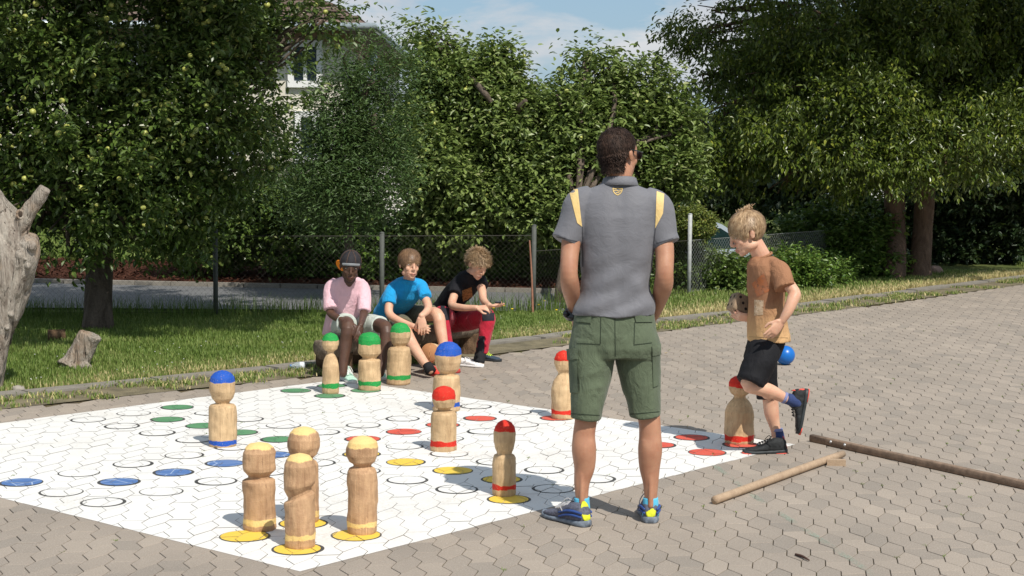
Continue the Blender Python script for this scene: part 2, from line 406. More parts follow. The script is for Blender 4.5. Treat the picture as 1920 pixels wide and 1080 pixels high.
yard = empty('paved_yard', (0, 9, 0), kind='structure')
th = math.radians(9.1); PA = np.array([math.cos(th), math.sin(th)]); PB = np.array([-math.sin(th), math.cos(th)])
PW, PL, AMP = 0.1043, 0.187, 0.032; A0, B0 = 0.703, 8.083
# joint sand bed
edge = off_line(KD, -0.36)
low = np.c_[edge[:, 0], np.full(len(edge), -8.0)]
part('joint_bed', ribbon(low, edge, -0.006, -0.006), M_JOINT, yard, smooth=False)
def tile_outline(par):
    """outline of one paver about its centre: 0 = six-sided stone, 1 = stepped stone of the columns between"""
    a = AMP / 2; h = PW / 2
    if par == 0: q = [(-h + a, -.75), (h - a, -.25), (h + a, .25), (h - a, .75), (-h + a, .25), (-h - a, -.25)]
    else: q = [(-h, -.5), (h, -.5), (h + a, -.25), (h - a, .25), (h, .5), (-h, .5), (-h - a, .25), (-h + a, -.25)]
    return np.array(q) * [1, PL]
def tile_poly(par, g):
    pts = tile_outline(par); n = len(pts); out = []
    for i in range(n):
        p0, p, p1 = pts[i - 1], pts[i], pts[(i + 1) % n]
        d0 = nrm(p - p0); d1 = nrm(p1 - p); n0 = np.array([-d0[1], d0[0]]); n1 = np.array([-d1[1], d1[0]])
        out.append(p + (n0 + n1) * g / (1 + n0 @ n1))
    return np.array(out)
def to_world(c, q): return np.asarray(c) + np.outer(q[:, 0], PA) + np.outer(q[:, 1], PB)
RINGS = [(0.0019, -0.012), (0.0019, -0.0018), (0.0035, 0.0)]
TPL = []
for par in (0, 1):
    V = []; F = []; k6 = (6, 8)[par]
    for g, z in RINGS:
        q = tile_poly(par, g); w = np.outer(q[:, 0], PA) + np.outer(q[:, 1], PB); V.append(np.c_[w, np.full(k6, z)])
    V = np.concatenate(V)
    for k in range(2):
        for i in range(k6): a = k * k6 + i; b = k * k6 + (i + 1) % k6; F.append((a, b, b + k6, a + k6))
    o_ = 2 * k6
    F += [(o_, o_ + 1, o_ + 2, o_ + 5), (o_ + 5, o_ + 2, o_ + 3, o_ + 4)] if par == 0 else [(o_, o_ + 1, o_ + 2, o_ + 7), (o_ + 7, o_ + 2, o_ + 3, o_ + 6), (o_ + 6, o_ + 3, o_ + 4, o_ + 5)]
    TPL.append((V, np.array(F)))
TME = [mesh_np('paver', V, F, M_PAV_O) for V, F in TPL]
tiles = []
hx_ = G(1615.7, 951)[:2]; KPAR = int(round((hx_ @ PA - A0) / PW - .5)) % 2     # the column that holds six-sided stones
def side_dist(x, y):    # distance inside the paving edge
    i = np.argmin((edge[:, 0] - x) ** 2 + (edge[:, 1] - y) ** 2); tdir = edge[min(i + 1, len(edge) - 1)] - edge[max(i - 1, 0)]; tdir = tdir / np.linalg.norm(tdir)
    return -((x - edge[i, 0]) * -tdir[1] + (y - edge[i, 1]) * tdir[0])
for k in range(-75, 140):
    for j in range(-30, 140):
        a = A0 + (k + 0.5) * PW; par = (k + KPAR) % 2
        b = B0 + (j + (-0.25 if par == 0 else 0.25)) * PL
        # joints lie at the wide vertices of the zigzag; alternate columns are staggered by half a stone
        off = AMP / 2 if False else 0
        x, y = PA * (a + off) + PB * b
        if not (5.2 < y < 25): continue
        if abs(x) > 0.33 * y + 1.0: continue
        if side_dist(x, y) < 0.06: continue
        tiles.append((x, y, par))
tiles = np.array(tiles)
nt = len(tiles)
tz = rng.uniform(-0.0009, 0.0009, nt) + 0.0012 * fnoise(np.c_[tiles[:, :2], np.zeros(nt)], 0.7, 3, 2)
tgx = rng.normal(0, 0.003, nt); tgy = rng.normal(0, 0.003, nt)
yy = tiles[:, 1]; inview = (np.abs(tiles[:, 0]) < 0.3048 * yy + 0.05) & (yy > 6.55)
order = np.argsort(np.where(inview, yy, 1e9)); near = set(order[:300].tolist())
for i in order[:300]:
    x, y, par = tiles[i]
    o = link('paver', TME[int(par)], yard, np.array([x, y, tz[i]]) - BASE['paved_yard']); o.rotation_euler = (tgy[i], -tgx[i], 0)
VV = []; FF = []; rn = []; nv = 0
for i in range(nt):
    if i in near: continue
    x, y, par = tiles[i]; V, F = TPL[int(par)]
    W = V + [x, y, tz[i]]; W[:, 2] += V[:, 0] * tgx[i] + V[:, 1] * tgy[i]
    VV.append(W); FF.append(F + nv); nv += len(V); rn.append(np.full(len(F), rng.random()))
part('paver_field', (np.concatenate(VV), np.concatenate(FF)), M_PAV_A, yard, smooth=False, kind='stuff', attrs={'rnd': ('FACE', np.concatenate(rn))})

# ------------------------------------------------------------ painted game board (paint follows each paver)
BX, BY, BA, BS = -1.08319802, 9.39315183, 0.707524565, 0.341966052
BU = np.array([math.cos(BA), -math.sin(BA)]); BV = np.array([math.sin(BA), math.cos(BA)])
def bw(u, v): return np.array([BX, BY]) + BS * (u * BU + v * BV)
def clip(poly, region):
    out = poly
    n = len(region)
    for i in range(n):
        a = region[i]; b = region[(i + 1) % n]; e = b - a; src = out; out = []
        if len(src) < 3: return []
        d = [e[0] * (p[1] - a[1]) - e[1] * (p[0] - a[0]) for p in src]
        for j in range(len(src)):
            k = (j + 1) % len(src)
            if d[j] >= 0: out.append(src[j])
            if (d[j] >= 0) != (d[k] >= 0):
                t_ = d[j] / (d[j] - d[k]); out.append(src[j] + (src[k] - src[j]) * t_)
    return out if len(out) > 2 else []
halves = []
for par in (0, 1):
    q = tile_poly(par, 0.0014); halves.append((q,) if par == 0 else (q[[0, 1, 2, 7]], q[[7, 2, 3, 6]], q[[6, 3, 4, 5]]))
def paint(region_polys, dz, cen, rad):
    """region_polys: convex polygons (ccw); returns geometry draped on the pavers, joints left open"""
    V = []; F = []
    idx = np.where(np.hypot(tiles[:, 0] - cen[0], tiles[:, 1] - cen[1]) < rad + 0.16)[0]
    for i in idx:
        c = tiles[i, :2]
        for hq in halves[int(tiles[i, 2])]:
            w = [p for p in to_world(c, hq)]
            for rg in region_polys:
                o = clip(w, rg)
                if not o: continue
                n0 = len(V)
                for p in o: V.append((p[0], p[1], tz[i] + (p[0] - c[0]) * tgx[i] + (p[1] - c[1]) * tgy[i] + dz))
                F.append(tuple(range(n0, n0 + len(o))))
    return np.array(V).reshape(-1, 3), F
def paintmat(name, c, wear=0.5, cracks=False, dirt=(0.45, 0.40, 0.33)):
    t = NT(name); v = t.pos(); n = t.noise(v, 1.7, 6, 0.62, 0.4); n2 = t.noise(v, 55, 5, 0.65); n3 = t.noise(v, 300, 2)
    base = t.mix(0.12, c, t.ramp(n3, [(0.3, tuple(x * 0.7 for x in c)), (0.7, tuple(min(1, x * 1.15) for x in c))]))
    m1 = t.math('MULTIPLY', t.ramp(n, [(0.50, (0, 0, 0)), (0.72, (1, 1, 1))]), t.ramp(n2, [(0.42, (0, 0, 0)), (0.62, (1, 1, 1))]))
    base = t.mix(t.math('MULTIPLY', m1, wear), base, dirt)
    m2 = t.ramp(n2, [(0.70, (0, 0, 0)), (0.74, (1, 1, 1))]); base = t.mix(t.math('MULTIPLY', m2, 0.65), base, (0.22, 0.19, 0.15))
    if cracks:
        vo = t.new('ShaderNodeTexVoronoi'); vo.feature = 'DISTANCE_TO_EDGE'; vo.inputs['Scale'].default_value = 9; t.l.new(t.pos(), vo.inputs['Vector'])
        base = t.mix(t.math('MULTIPLY', t.ramp(vo.outputs['Distance'], [(0.012, (1, 1, 1)), (0.03, (0, 0, 0))]), 0.55), base, (0.6, 0.68, 0.75))
    t.col(base); t.rough(0.7); t.spec(0.3); t.bump(n3, 0.3, 0.003); return t.m
M_WHITE = paintmat('white_paint', (0.725, 0.71, 0.675), 0.6)
M_OUT = paintmat('black_paint', (0.06, 0.06, 0.058), 0.3)
M_DISC = {'white': paintmat('white_disc_paint', (0.725, 0.71, 0.675), 0.3), 'green': paintmat('green_paint', (0.10, 0.26, 0.125), 0.4),
          'red': paintmat('red_paint', (0.62, 0.10, 0.065), 0.3), 'blue': paintmat('blue_paint', (0.085, 0.17, 0.38), 0.3, True),
          'yellow': paintmat('yellow_paint', (0.76, 0.52, 0.07), 0.3)}
board = empty('game_board', (BX, BY, 0), 'white square board game with rings of circles painted on the grey paving', 'painted game board')
cn = [bw(5.83, -5.72), bw(5.66, 5.66), bw(-5.55, 5.75), bw(-5.95, -5.85)]
V, F = paint([np.array(cn)], 0.0012, (BX, BY), 3.2)
part('white_field', (V, F), M_WHITE, board, smooth=False)
jp = [bw(5.80, -5.69), bw(5.63, 5.63), bw(-5.52, 5.72), bw(-5.92, -5.82)]
part('joint_paint', (np.array([(*q, -0.0040) for q in jp]), [(0, 1, 2, 3)]), paintmat('joint_paint', (0.17, 0.13, 0.075), 0.6), board, smooth=False)
def circle(u, v, colr, R=0.108, ring=0.013):
    c = bw(u, v); N = 28; a = np.linspace(0, 2 * math.pi, N + 1)
    o = np.c_[np.cos(a), np.sin(a)]
    th_ = ring * (0.55 + 0.75 * rng.random())
    sh = rng.normal(0, 0.0022, 2)
    disc = c + sh + o[:-1] * (R - th_)
    Vd, Fd = paint([disc], 0.0032, c, R)
    ringp = []
    for i in range(N): ringp.append(np.array([c + sh + o[i] * (R - th_ - .001), c + o[i] * R, c + o[i + 1] * R, c + sh + o[i + 1] * (R - th_ - .001)]))
    Vr, Fr = paint(ringp, 0.0022, c, R)
    V = np.concatenate([Vr, Vd]); F = Fr + [tuple(k + len(Vr) for k in f) for f in Fd]
    if len(V) == 0: return
    part('circle', (V, F), [M_OUT, M_DISC[colr]], board, smooth=False, midx=[0] * len(Fr) + [1] * len(Fd), label=None if colr == 'white' else 'solid %s circle with a thin black outline' % colr)
path = {}
for s_ in (-1, 0, 1):
    for r_ in range(1, 6):
        for (u, v) in ((r_, s_), (-r_, s_), (s_, r_), (s_, -r_)): path[(u, v)] = 'white'
for r_ in range(1, 5):
    path[(r_, 0)] = 'yellow'; path[(-r_, 0)] = 'green'; path[(0, r_)] = 'red'; path[(0, -r_)] = 'blue'
path[(5, -1)] = 'yellow'; path[(-5, 1)] = 'green'; path[(1, 5)] = 'red'; path[(-1, -5)] = 'blue'
for (su, sv, cc) in ((1, -1, 'yellow'), (-1, 1, 'green'), (1, 1, 'red'), (-1, -1, 'blue')):
    for a_ in (4, 5):
        for b_ in (4, 5): path[(su * a_, sv * b_)] = cc
for (u, v), cc in path.items():
    big = abs(u) >= 4 and abs(v) >= 4
    circle(u, v, cc, 0.108 if not big or cc != 'yellow' else 0.112, 0.012 if cc != 'white' else 0.0125)
# faded chalk line on the paving
ch = [G(1340, 873)[:2], G(1420, 935)[:2], G(1520, 1000)[:2], G(1650, 1085)[:2]]
cl = []
for i in range(3):
    a = ch[i]; b = ch[i + 1]; n_ = nrm([-(b - a)[1], (b - a)[0]]) * 0.018; cl.append(np.array([a - n_, b - n_, b + n_, a + n_]) if True else None)
cl = [c if ((c[1] - c[0])[0] * (c[2] - c[1])[1] - (c[1] - c[0])[1] * (c[2] - c[1])[0]) > 0 else c[::-1] for c in cl]
t = NT('green_chalk'); v = t.pos(); n = t.noise(v, 120, 4, 0.7); n2 = t.noise(v, 5, 4)
t.col((0.33, 0.42, 0.33)); t.rough(1); t.b.inputs['Alpha'].default_value = 1
t.l.new(t.math('MULTIPLY', t.ramp(n, [(0.42, (0, 0, 0)), (0.62, (1, 1, 1))]), t.ramp(n2, [(0.4, (0, 0, 0)), (0.62, (.8, .8, .8))])), t.b.inputs['Alpha'])
ctr = (ch[0] + ch[3]) / 2
V, F = paint(cl, 0.0015, ctr, 1.6)
part('chalk_line', (V, F), t.m, base=(ctr[0], ctr[1], 0), smooth=False, label='faded pale green chalk line across the paving beside the wooden stick', cat='chalk line')

# ------------------------------------------------------------ wooden playing figures
def woodfig_mat(name, capc, wood1, wood2):
    t = NT(name); v = t.pos((1, 1, 0.10)); n = t.noise(v, 60, 6, 0.6, 0.5); v2 = t.pos(); n2 = t.noise(v2, 16, 5); n3 = t.noise(v2, 150, 3, 0.6); n4 = t.noise(t.pos((1, 1, 0.04)), 130, 3)
    c = t.ramp(n, [(0.28, wood1), (0.55, wood2), (0.8, tuple(min(1, x * 1.18) for x in wood2))])
    c = t.mix(0.4, c, t.ramp(n2, [(0.35, tuple(x * 0.78 for x in wood1)), (0.65, wood2)]))
    c = t.mix(t.math('MULTIPLY', t.ramp(n4, [(0.30, (1, 1, 1)), (0.36, (0, 0, 0))]), 0.5), c, (0.10, 0.055, 0.025))
    c = t.mix(t.math('MULTIPLY', t.ramp(n3, [(0.27, (1, 1, 1)), (0.34, (0, 0, 0))]), 0.4), c, (0.14, 0.08, 0.04))
    c = t.mix(t.math('MULTIPLY', t.ramp(n4, [(0.62, (0, 0, 0)), (0.68, (1, 1, 1))]), 0.4), c, tuple(min(1, x * 1.45) for x in wood2))
    n5 = t.noise(v2, 5, 3); c = t.mix(t.math('MULTIPLY', t.ramp(n5, [(.45, (0, 0, 0)), (.65, (1, 1, 1))]), .35), c, tuple(x * .72 for x in wood1))
    def edge_(an, ww):
        a = t.math('ADD', t.attr(an), t.math('MULTIPLY', t.math('SUBTRACT', n2, 0.5), 0.035)); a = t.math('ADD', a, t.math('MULTIPLY', t.math('SUBTRACT', n, 0.5), 0.006))
        return t.ramp(t.math('ADD', t.math('MULTIPLY', a, 60), 0.5, True), [(0.4, (0, 0, 0)), (0.6, (1, 1, 1))])
    pc = t.mix(t.math('MULTIPLY', n3, 0.5), capc, tuple(x * 0.72 for x in capc))
    worn = t.ramp(n3, [(0.60, (1, 1, 1)), (0.70, (0.55, 0.55, 0.55))])
    c = t.mix(t.math('MULTIPLY', edge_('capd', 1), worn), c, pc); c = t.mix(t.math('MULTIPLY', edge_('bandd', 1), worn), c, pc)
    t.col(c); t.rough(0.72); t.spec(0.3); t.bump(t.math('ADD', t.math('MULTIPLY', n, 0.6), t.math('ADD', n2, t.math('MULTIPLY', n3, 0.4))), 0.6, 0.008)
    return t.m
PALE = ((0.42, 0.27, 0.14), (0.62, 0.435, 0.245)); BROWN = ((0.36, 0.20, 0.105), (0.56, 0.355, 0.20))
WM = {'blue': woodfig_mat('wood_blue_paint', (0.012, 0.085, 0.43), *PALE), 'red': woodfig_mat('wood_red_paint', (0.62, 0.025, 0.012), *PALE),
      'green': woodfig_mat('wood_green_paint', (0.015, 0.30, 0.06), *PALE), 'yellow': woodfig_mat('wood_yellow_paint', (0.80, 0.57, 0.23), *BROWN)}
def figure(col_, bx, by, top, neck, hw, bwid, label, cap, seed, kind='round', tilt=0, neckr=0.62, cut=0.0, band=(0.055, 0.018), base_w=None, M=None, depth=None):
    """pixel sizes of a figure read off the photo: base centre (bx,by), top row, neck row, head and body widths"""
    g = G(bx, by - 4) if depth is None else P(bx, by, depth); g[2] = 0 if depth is None else g[2]
    g = g + (np.array([0, 1, 0]) * (bwid / PM(g[1]) / 2) if depth is None else 0)
    D = g[1] * 1.0; s = PM(D) * 1.0
    H = (by - top) / s * 1.0; zn = (by - neck) / s; R = bwid / s / 2; Rh = hw / s / 2; Rb = (base_w or bwid) / s / 2
    if kind == 'round': pf = [(0, Rb * .95), (.012, Rb), (zn * .5, R * 1.0), (zn * .82, R * .99), (zn * .92, R * .95), (zn * .97, R * .84), (zn, Rh * (neckr - .10)), (zn + .010, Rh * (neckr - .06)), (zn + (H - zn) * .16, Rh * .84), (zn + (H - zn) * .38, Rh * .99), (zn + (H - zn) * .62, Rh), (zn + (H - zn) * .80, Rh * .90), (zn + (H - zn) * .92, Rh * .64), (H - .004, Rh * .33), (H, .004)]
    elif kind == 'block': pf = [(0, Rb * .96), (.012, Rb), (zn * .5, R), (zn * .90, R), (zn * .955, R * .97), (zn * .985, R * .84), (zn, Rh * (neckr - .08)), (zn + .012, Rh * (neckr - .08)), (zn + (H - zn) * .22, Rh * .97), (zn + (H - zn) * .3, Rh * 1.0), (zn + (H - zn) * .72, Rh * .97), (zn + (H - zn) * .85, Rh * .84), (zn + (H - zn) * .94, Rh * .62), (H - .004, Rh * .3), (H, .004)]
    elif kind == 'cone': pf = [(0, Rb * .96), (.012, Rb), (zn * .4, R), (zn * .68, R * .98), (zn * .82, R * .84), (zn * .93, R * .62), (zn, Rh * neckr), (zn + .01, Rh * neckr), (zn + (H - zn) * .2, Rh * .82), (zn + (H - zn) * .42, Rh), (zn + (H - zn) * .66, Rh), (zn + (H - zn) * .84, Rh * .82), (zn + (H - zn) * .94, Rh * .52), (H - .004, Rh * .25), (H, .004)]
    pf = np.array(pf); zc = np.unique(np.concatenate([np.linspace(0, H, 84), pf[:, 0]])); rr = np.interp(zc, pf[:, 0], pf[:, 1])
    k = 48; th_ = np.linspace(0, 2 * math.pi, k, endpoint=False)
    V = []
    fac = 9 + seed % 4
    for z, r in zip(zc, rr):
        zz = np.full(k, z)
        if cut:    # slanted neck cut
            w = math.exp(-((z - zn) / 0.06) ** 2); zz = z + w * cut * np.cos(th_)
        q = np.c_[np.cos(th_) * r, np.sin(th_) * r, zz]
        fa = 1 + 0.014 * np.abs(np.cos(th_ * fac / 2 + 3.0 * vnoise(q * [2, 2, 8], 1, seed))) + 0.075 * fnoise(q + seed, 10, seed, 2) + 0.055 * vnoise(q * [1, 1, .6] + seed, 40, seed + 3) + 0.014 * vnoise(q + seed, 95, seed + 5)
        q[:, :2] *= fa[:, None] * (1 if r > 0.01 else 1)
        V.append(q)
    V = np.concatenate(V); n = len(zc)
    V[:, 0] += V[:, 2] * math.tan(math.radians(tilt))
    F = [(i * k + j, i * k + (j + 1) % k, (i + 1) * k + (j + 1) % k, (i + 1) * k + j) for i in range(n - 1) for j in range(k)]
    F.append(tuple(range(k))[::-1]); F.append(tuple(range((n - 1) * k, n * k)))
    capd = V[:, 2] - (H - (cap / s) - 0.005); bandd = band[1] / 2 - np.abs(V[:, 2] - band[0])
    attrs = {'capd': ('POINT', capd), 'bandd': ('POINT', bandd)}
    if M is not None: V = V @ np.asarray(M).T
    part('wooden_figure', (V + g, F), WM[col_], base=g, smooth=True, attrs=attrs, label=label, cat='game piece', group='giant wooden board game pieces')
figure('blue', 413, 845, 700, 763, 49, 52, 'blue capped wooden game piece standing alone on the left of the white board', 20, 1, band=(.027, .028))
figure('yellow', 482, 1003, 835, 904, 62, 61, 'leftmost yellow topped wooden figure, boxy head with a deep notch at the neck', 9, 2, 'block', neckr=.72, band=(.040, .024))
figure('yellow', 559, 1036, 855, 936, 60, 57, 'frontmost yellow topped figure, its head cut off from the body by a slanting groove', 10, 3, 'block', neckr=.80, cut=0.022, band=(.050, .028))
figure('yellow', 566, 988, 805, 868, 59, 56, 'yellow topped figure standing hidden behind the frontmost one', 9, 4, 'round', neckr=.7, band=(.043, .03))
figure('yellow', 677, 1010, 822, 881, 58, 57, 'rightmost yellow topped figure with round head at the near corner of the board', 19, 5, 'round', neckr=.66, band=(.045, .024), base_w=54)
figure('red', 945, 937, 792, 857, 41, 44, 'red capped figure on the yellow disc beside the standing man, half in his shadow', 19, 6, 'round', neckr=.76, band=(.045, .024))
figure('red', 831, 853, 729, 776, 44, 48, 'red capped figure in the middle of the board in front of the tall blue one', 24, 7, 'round', neckr=.60, band=(.045, .03))
figure('blue', 835, 778, 646, 708, 51, 51, 'big headed blue capped figure at the back of the board near the seated boys', 23, 8, 'round', neckr=.66, band=(.045, .03), tilt=2.0)
figure('green', 618, 744, 628, 667, 31, 31, 'slim green capped figure, leftmost of the standing green ones', 13, 9, 'cone', neckr=.40, band=(.058, .03))
figure('green', 691, 738, 628, 679, 43, 42, 'stout green capped figure, middle one of the three standing by the bench', 21, 10, 'block', neckr=.70, band=(.052, .03))
figure('green', 745, 727, 610, 655, 38, 44, 'tallest green capped figure, right of the stout one near the blue shirted boy', 16, 11, 'round', neckr=.74, band=(.055, .03), tilt=2.2)
figure('red', 1056, 792, 662, 707, 35, 44, 'red capped figure partly hidden behind the man, left of his legs', 17, 12, 'cone', neckr=.58, band=(.045, .03))
figure('red', 1389, 839, 710, 752, 42, 54, 'red capped figure at the right corner of the board behind the running boy', 19, 13, 'cone', neckr=.52, band=(.035, .03))
# the toppled green one: its sawn end faces the camera
ax = nrm([0.30, 0.92, -0.20]); up = nrm(np.cross(ax, [1, 0, 0])); sd = np.cross(up, ax); Mf = np.stack([sd, up, ax], 1)
t = NT('sawn_end'); v = t.pos(obj=True); vo = t.new('ShaderNodeTexWave'); vo.wave_type = 'RINGS'; vo.rings_direction = 'Z'; vo.inputs['Scale'].default_value = 40; vo.inputs['Distortion'].default_value = 1.5
t.l.new(v, vo.inputs['Vector']); t.col(t.ramp(vo.outputs['Fac'], [(0, (0.30, 0.13, 0.05)), (1, (0.50, 0.25, 0.11))])); t.rough(.8); M_SAWN = t.m
figure('green', 806, 661, 560, 605, 36, 37, 'toppled green banded figure lying on its side behind the blue shirted boy\'s foot', 20, 14, 'round', neckr=.6, band=(.055, .03), M=Mf, depth=12.42)
top_ = bpy.data.objects['wooden_figure.013']; mb = MB(); q_ = BASE[top_.name]; mb.loft([(q_ - ax * .003, sd * .071, up * .071), (q_ - ax * .006, sd * .069, up * .069)], 36); part('sawn_end', mb.get(), M_SAWN, top_)
# ------------------------------------------------------------ house, garage, car behind the trees
WALLC = NT('cream_render'); v = WALLC.pos(); n = WALLC.noise(v, 2, 5); WALLC.col(WALLC.ramp(n, [(0.3, (0.62, 0.58, 0.48)), (0.7, (0.72, 0.68, 0.58))])); WALLC.rough(.9); WALLC.bump(WALLC.noise(v, 90, 3), .4, .01); WALLC = WALLC.m
BRICKB = plain('brown_clay_band', (0.34, 0.22, 0.15), .85, .25, 6); TILE = plain('brown_roof_tile', (0.16, 0.115, 0.095), .8, .3, 8); PVB = plain('solar_blue_glass', (0.02, 0.06, 0.20), .12, .2, 3, spec=.8); PVF = plain('solar_frame', (0.45, 0.5, 0.55), .4); WINW = plain('white_window_frame', (0.78, 0.78, 0.76), .5, .03); GLS = plain('window_glass', (0.05, 0.07, 0.09), .08, .1, spec=.9); ZINC = plain('zinc_metal', (0.42, 0.48, 0.50), .35, .1, metal=.6)
hx, hy, ze = -2.62, 26.0, 3.46
house = empty('house', (-7, 31, 0), 'cream house with brown hipped roof and solar panels half hidden by the trees', 'house')
def boxp(name, lo, hi, mat, parent, **k):
    lo = np.array(lo, float); hi = np.array(hi, float); return part(name, MB().box((lo + hi) / 2, (hi - lo) / 2).get(), mat, parent, smooth=False, **k)
boxp('wall', (-13, hy, -.1), (hx, 38.5, ze - .25), WALLC, house)
boxp('clay_band', (-13.02, hy - .02, ze - .25), (hx + .02, 38.52, ze + .02), BRICKB, house)
eo = 0.45; rh = 3.0; e0 = np.array([-13 - eo, hy - eo]); e1 = np.array([hx + eo, 38.5 + eo]); zc = ze + .03
rv = np.array([(e0[0], e0[1], zc), (e1[0], e0[1], zc), (e1[0], e1[1], zc), (e0[0], e1[1], zc), (-7.9, 32.0, zc + rh), (-7.7, 32.6, zc + rh)])
roof = part('roof', (np.concatenate([rv, rv[:4] - [0, 0, .06]]), [(0, 1, 4), (1, 2, 5, 4), (2, 3, 5), (3, 0, 4, 5), (9, 8, 7, 6), (0, 6, 7, 1), (1, 7, 8, 2), (2, 8, 9, 3), (3, 9, 6, 0)]), TILE, house, smooth=False)
# roof tile courses on the two visible slopes
a0, a1, b0 = rv[0], rv[1], rv[4]
cm = MB()
for i in range(1, 26):
    u = i / 26; L = a0 + (b0 - a0) * u; R = a1 + (b0 - a1) * u; cm.box((L + R) / 2 + [0, 0, .03], ((R - L)[0] / 2, .05, .018))
    L = rv[1] + (rv[4] - rv[1]) * u; R = rv[2] + (rv[5] - rv[2]) * u; cm.tube([L + [0, 0, .03], R + [0, 0, .03]], [.022, .022], 5, round_end=False)
part('tile_course', cm.get(), TILE, house, smooth=False, kind='stuff')
gm = MB(); gm.tube([rv[0] + [0, -.06, -.02], rv[1] + [.06, -.06, -.02], rv[2] + [.06, 0, -.02]], [.06] * 3, 10, 1); part('gutter', gm.get(), ZINC, house)
# solar panels on the front slope
sl_n = nrm(np.cross(a1 - a0, b0 - a0)); sl_n = sl_n if sl_n[2] > 0 else -sl_n; ux = np.array([1.0, 0, 0]); uy = nrm(np.cross(sl_n, ux)); uy = uy if uy[2] > 0 else -uy
pc0 = P(492, 20, 26.9)
q0 = a0 + ux * (pc0[0] - a0[0]); q0 = q0 + uy * 1.05 + sl_n * .08
for i in range(1):
    for j in range(2):
        c = q0 + ux * (i * .80 - .2) + uy * (j * 1.05 + .1); Mx = np.stack([ux, uy, sl_n], 1)
        fr = part('solar_panel', MB().box(c, (.39, .51, .02), Mx).get(), PVF, house, smooth=False)
        gl_ = MB()
        for a_ in range(3):
            for b_ in range(4): gl_.box(c + ux * (a_ - 1) * .245 + uy * (b_ - 1.5) * .245 + sl_n * .022, (.115, .115, .002), Mx)
        o = part('solar_cell', gl_.get(), PVB, house, smooth=False, kind='stuff'); o.parent = fr
# windows
def window(x, z, w, h, y=hy):
    f = MB(); 
    for dx, dz, sx, sz in ((0, h / 2, w / 2 + .05, .05), (0, -h / 2, w / 2 + .05, .05), (-w / 2, 0, .045, h / 2 - .05), (w / 2, 0, .045, h / 2 - .05), (0, 0, .025, h / 2 - .05)): f.box((x + dx, y - .03, z + dz), (sx, .045, sz))
    o = part('window', f.get(), WINW, house, smooth=False)
    g = part('pane', MB().box((x, y + .0, z), (w / 2 - .045, .012, h / 2 - .05)).get(), GLS, house, smooth=False); g.parent = o
for px in (573, 400, 230): c = P(px, 120, hy); window(c[0], c[2], .44, .62)
for px in (590, 420): c = P(px, 245, hy); window(c[0], c[2] - .1, .5, .7)
vm = MB(); c = P(690, 95, 30.5); vm.tube([c + [0, 0, -.5], c + [0, 0, .16]], [.17, .17], 16, round_end=False); vm.tube([c + [0, 0, .16], c + [0, 0, .30]], [.23, .19], 16, round_end=False); vm.tube([c + [0, 0, .30], c + [0, 0, .36]], [.12, .12], 12, round_end=False); part('roof_vent', vm.get(), ZINC, house)
garage = empty('garage', P(770, 300, 31) * [1, 1, 0], 'low white garage wall glimpsed through gaps between the apple trees', 'garage')
c0 = P(600, 300, 29.5); c1 = P(868, 300, 29.5); boxp('wall', (c0[0], 29.5, -.1), (c1[0], 33, 1.86), plain('white_render', (0.78, 0.77, 0.74), .9, .04), garage); boxp('roof_slab', (c0[0] - .1, 29.4, 1.86), (c1[0] + .1, 33.1, 1.94), ZINC, garage)
shed = empty('shed', P(1650, 400, 33) * [1, 1, 0], 'white wall of an outbuilding behind the twin trunks on the right', 'shed')
c0 = P(1600, 400, 33); c1 = P(1672, 400, 33); boxp('wall', (c0[0], 33, -.1), (c1[0], 36, 1.05), plain('white_render_b', (0.78, 0.78, 0.76), .9, .04), shed); boxp('roof_slab', (c0[0] - .1, 32.9, 1.05), (c1[0] + .1, 36.1, 1.12), ZINC, shed)

# pale blue-grey car, lower down behind the hedge
cx0, cy0, cz0 = P(1270, 470, 36.0)[0], 36.0, -1.42
car = empty('parked_car', (cx0, cy0, cz0), 'pale blue grey car parked behind the hedge and wire fence', 'car')
CARP = plain('pale_blue_car_paint', (0.50, 0.57, 0.64), .25, .03, spec=.6, metal=.1); CGL = plain('tinted_car_glass', (0.015, 0.035, 0.035), .05, .2, spec=.9); TYR = plain('tyre_rubber', (.02, .02, .02), .85)
def prof(pts, y0, y1, inset=0.0):
    V = [(x, y0, z) for x, z in pts] + [(x, y1, z) for x, z in pts]; n = len(pts); return np.array(V), [tuple(range(n))[::-1], tuple(range(n, 2 * n))] + [(i, (i + 1) % n, n + (i + 1) % n, n + i) for i in range(n)]
base_c = np.array([cx0, cy0, cz0])
body = [(-2.1, .30), (-2.15, .62), (-2.0, .82), (-1.2, .95), (1.75, .98), (2.05, .85), (2.1, .35)]
V, F = prof(body, -.85, .85); part('body', (V + base_c, F), CARP, car, smooth=False)
cab = [(-1.2, .95), (-.45, 1.46), (.85, 1.52), (1.7, .98)]; V, F = prof(cab, -.74, .74); part('cabin', (V + base_c, F), CARP, car, smooth=False)
for y in (-.755, .745):
    for pts in ([(-1.0, 1.0), (-.42, 1.40), (.18, 1.44), (.18, 1.0)], [(.26, 1.0), (.26, 1.44), (.82, 1.44), (1.5, 1.02)]): V, F = prof(pts, y, y + .01); part('side_window', (V + base_c, F), CGL, car, smooth=False)
ws = MB(); ws.add([base_c + np.array(q) for q in ((-1.18, -.66, .99), (-1.18, .66, .99), (-.50, .60, 1.45), (-.50, -.60, 1.45))], [(0, 1, 2, 3)]); ws.v[0] += [-.02, 0, .01]; part('windscreen', ws.get(), CGL, car, smooth=False)
for x in (-1.35, 1.3):
    for y in (-.86, .70): mb = MB(); mb.tube([base_c + [x, y, .31], base_c + [x, y + .16, .31]], [.31, .31], 20, round_end=False); part('wheel', mb.get(), TYR, car)
for y in (-.6, .6): mb = MB(); mb.ell(base_c + [-2.12, y, .62], (.05, .16, .08)); part('headlight', mb.get(), plain('lamp_glass', (.7, .7, .7), .1), car)

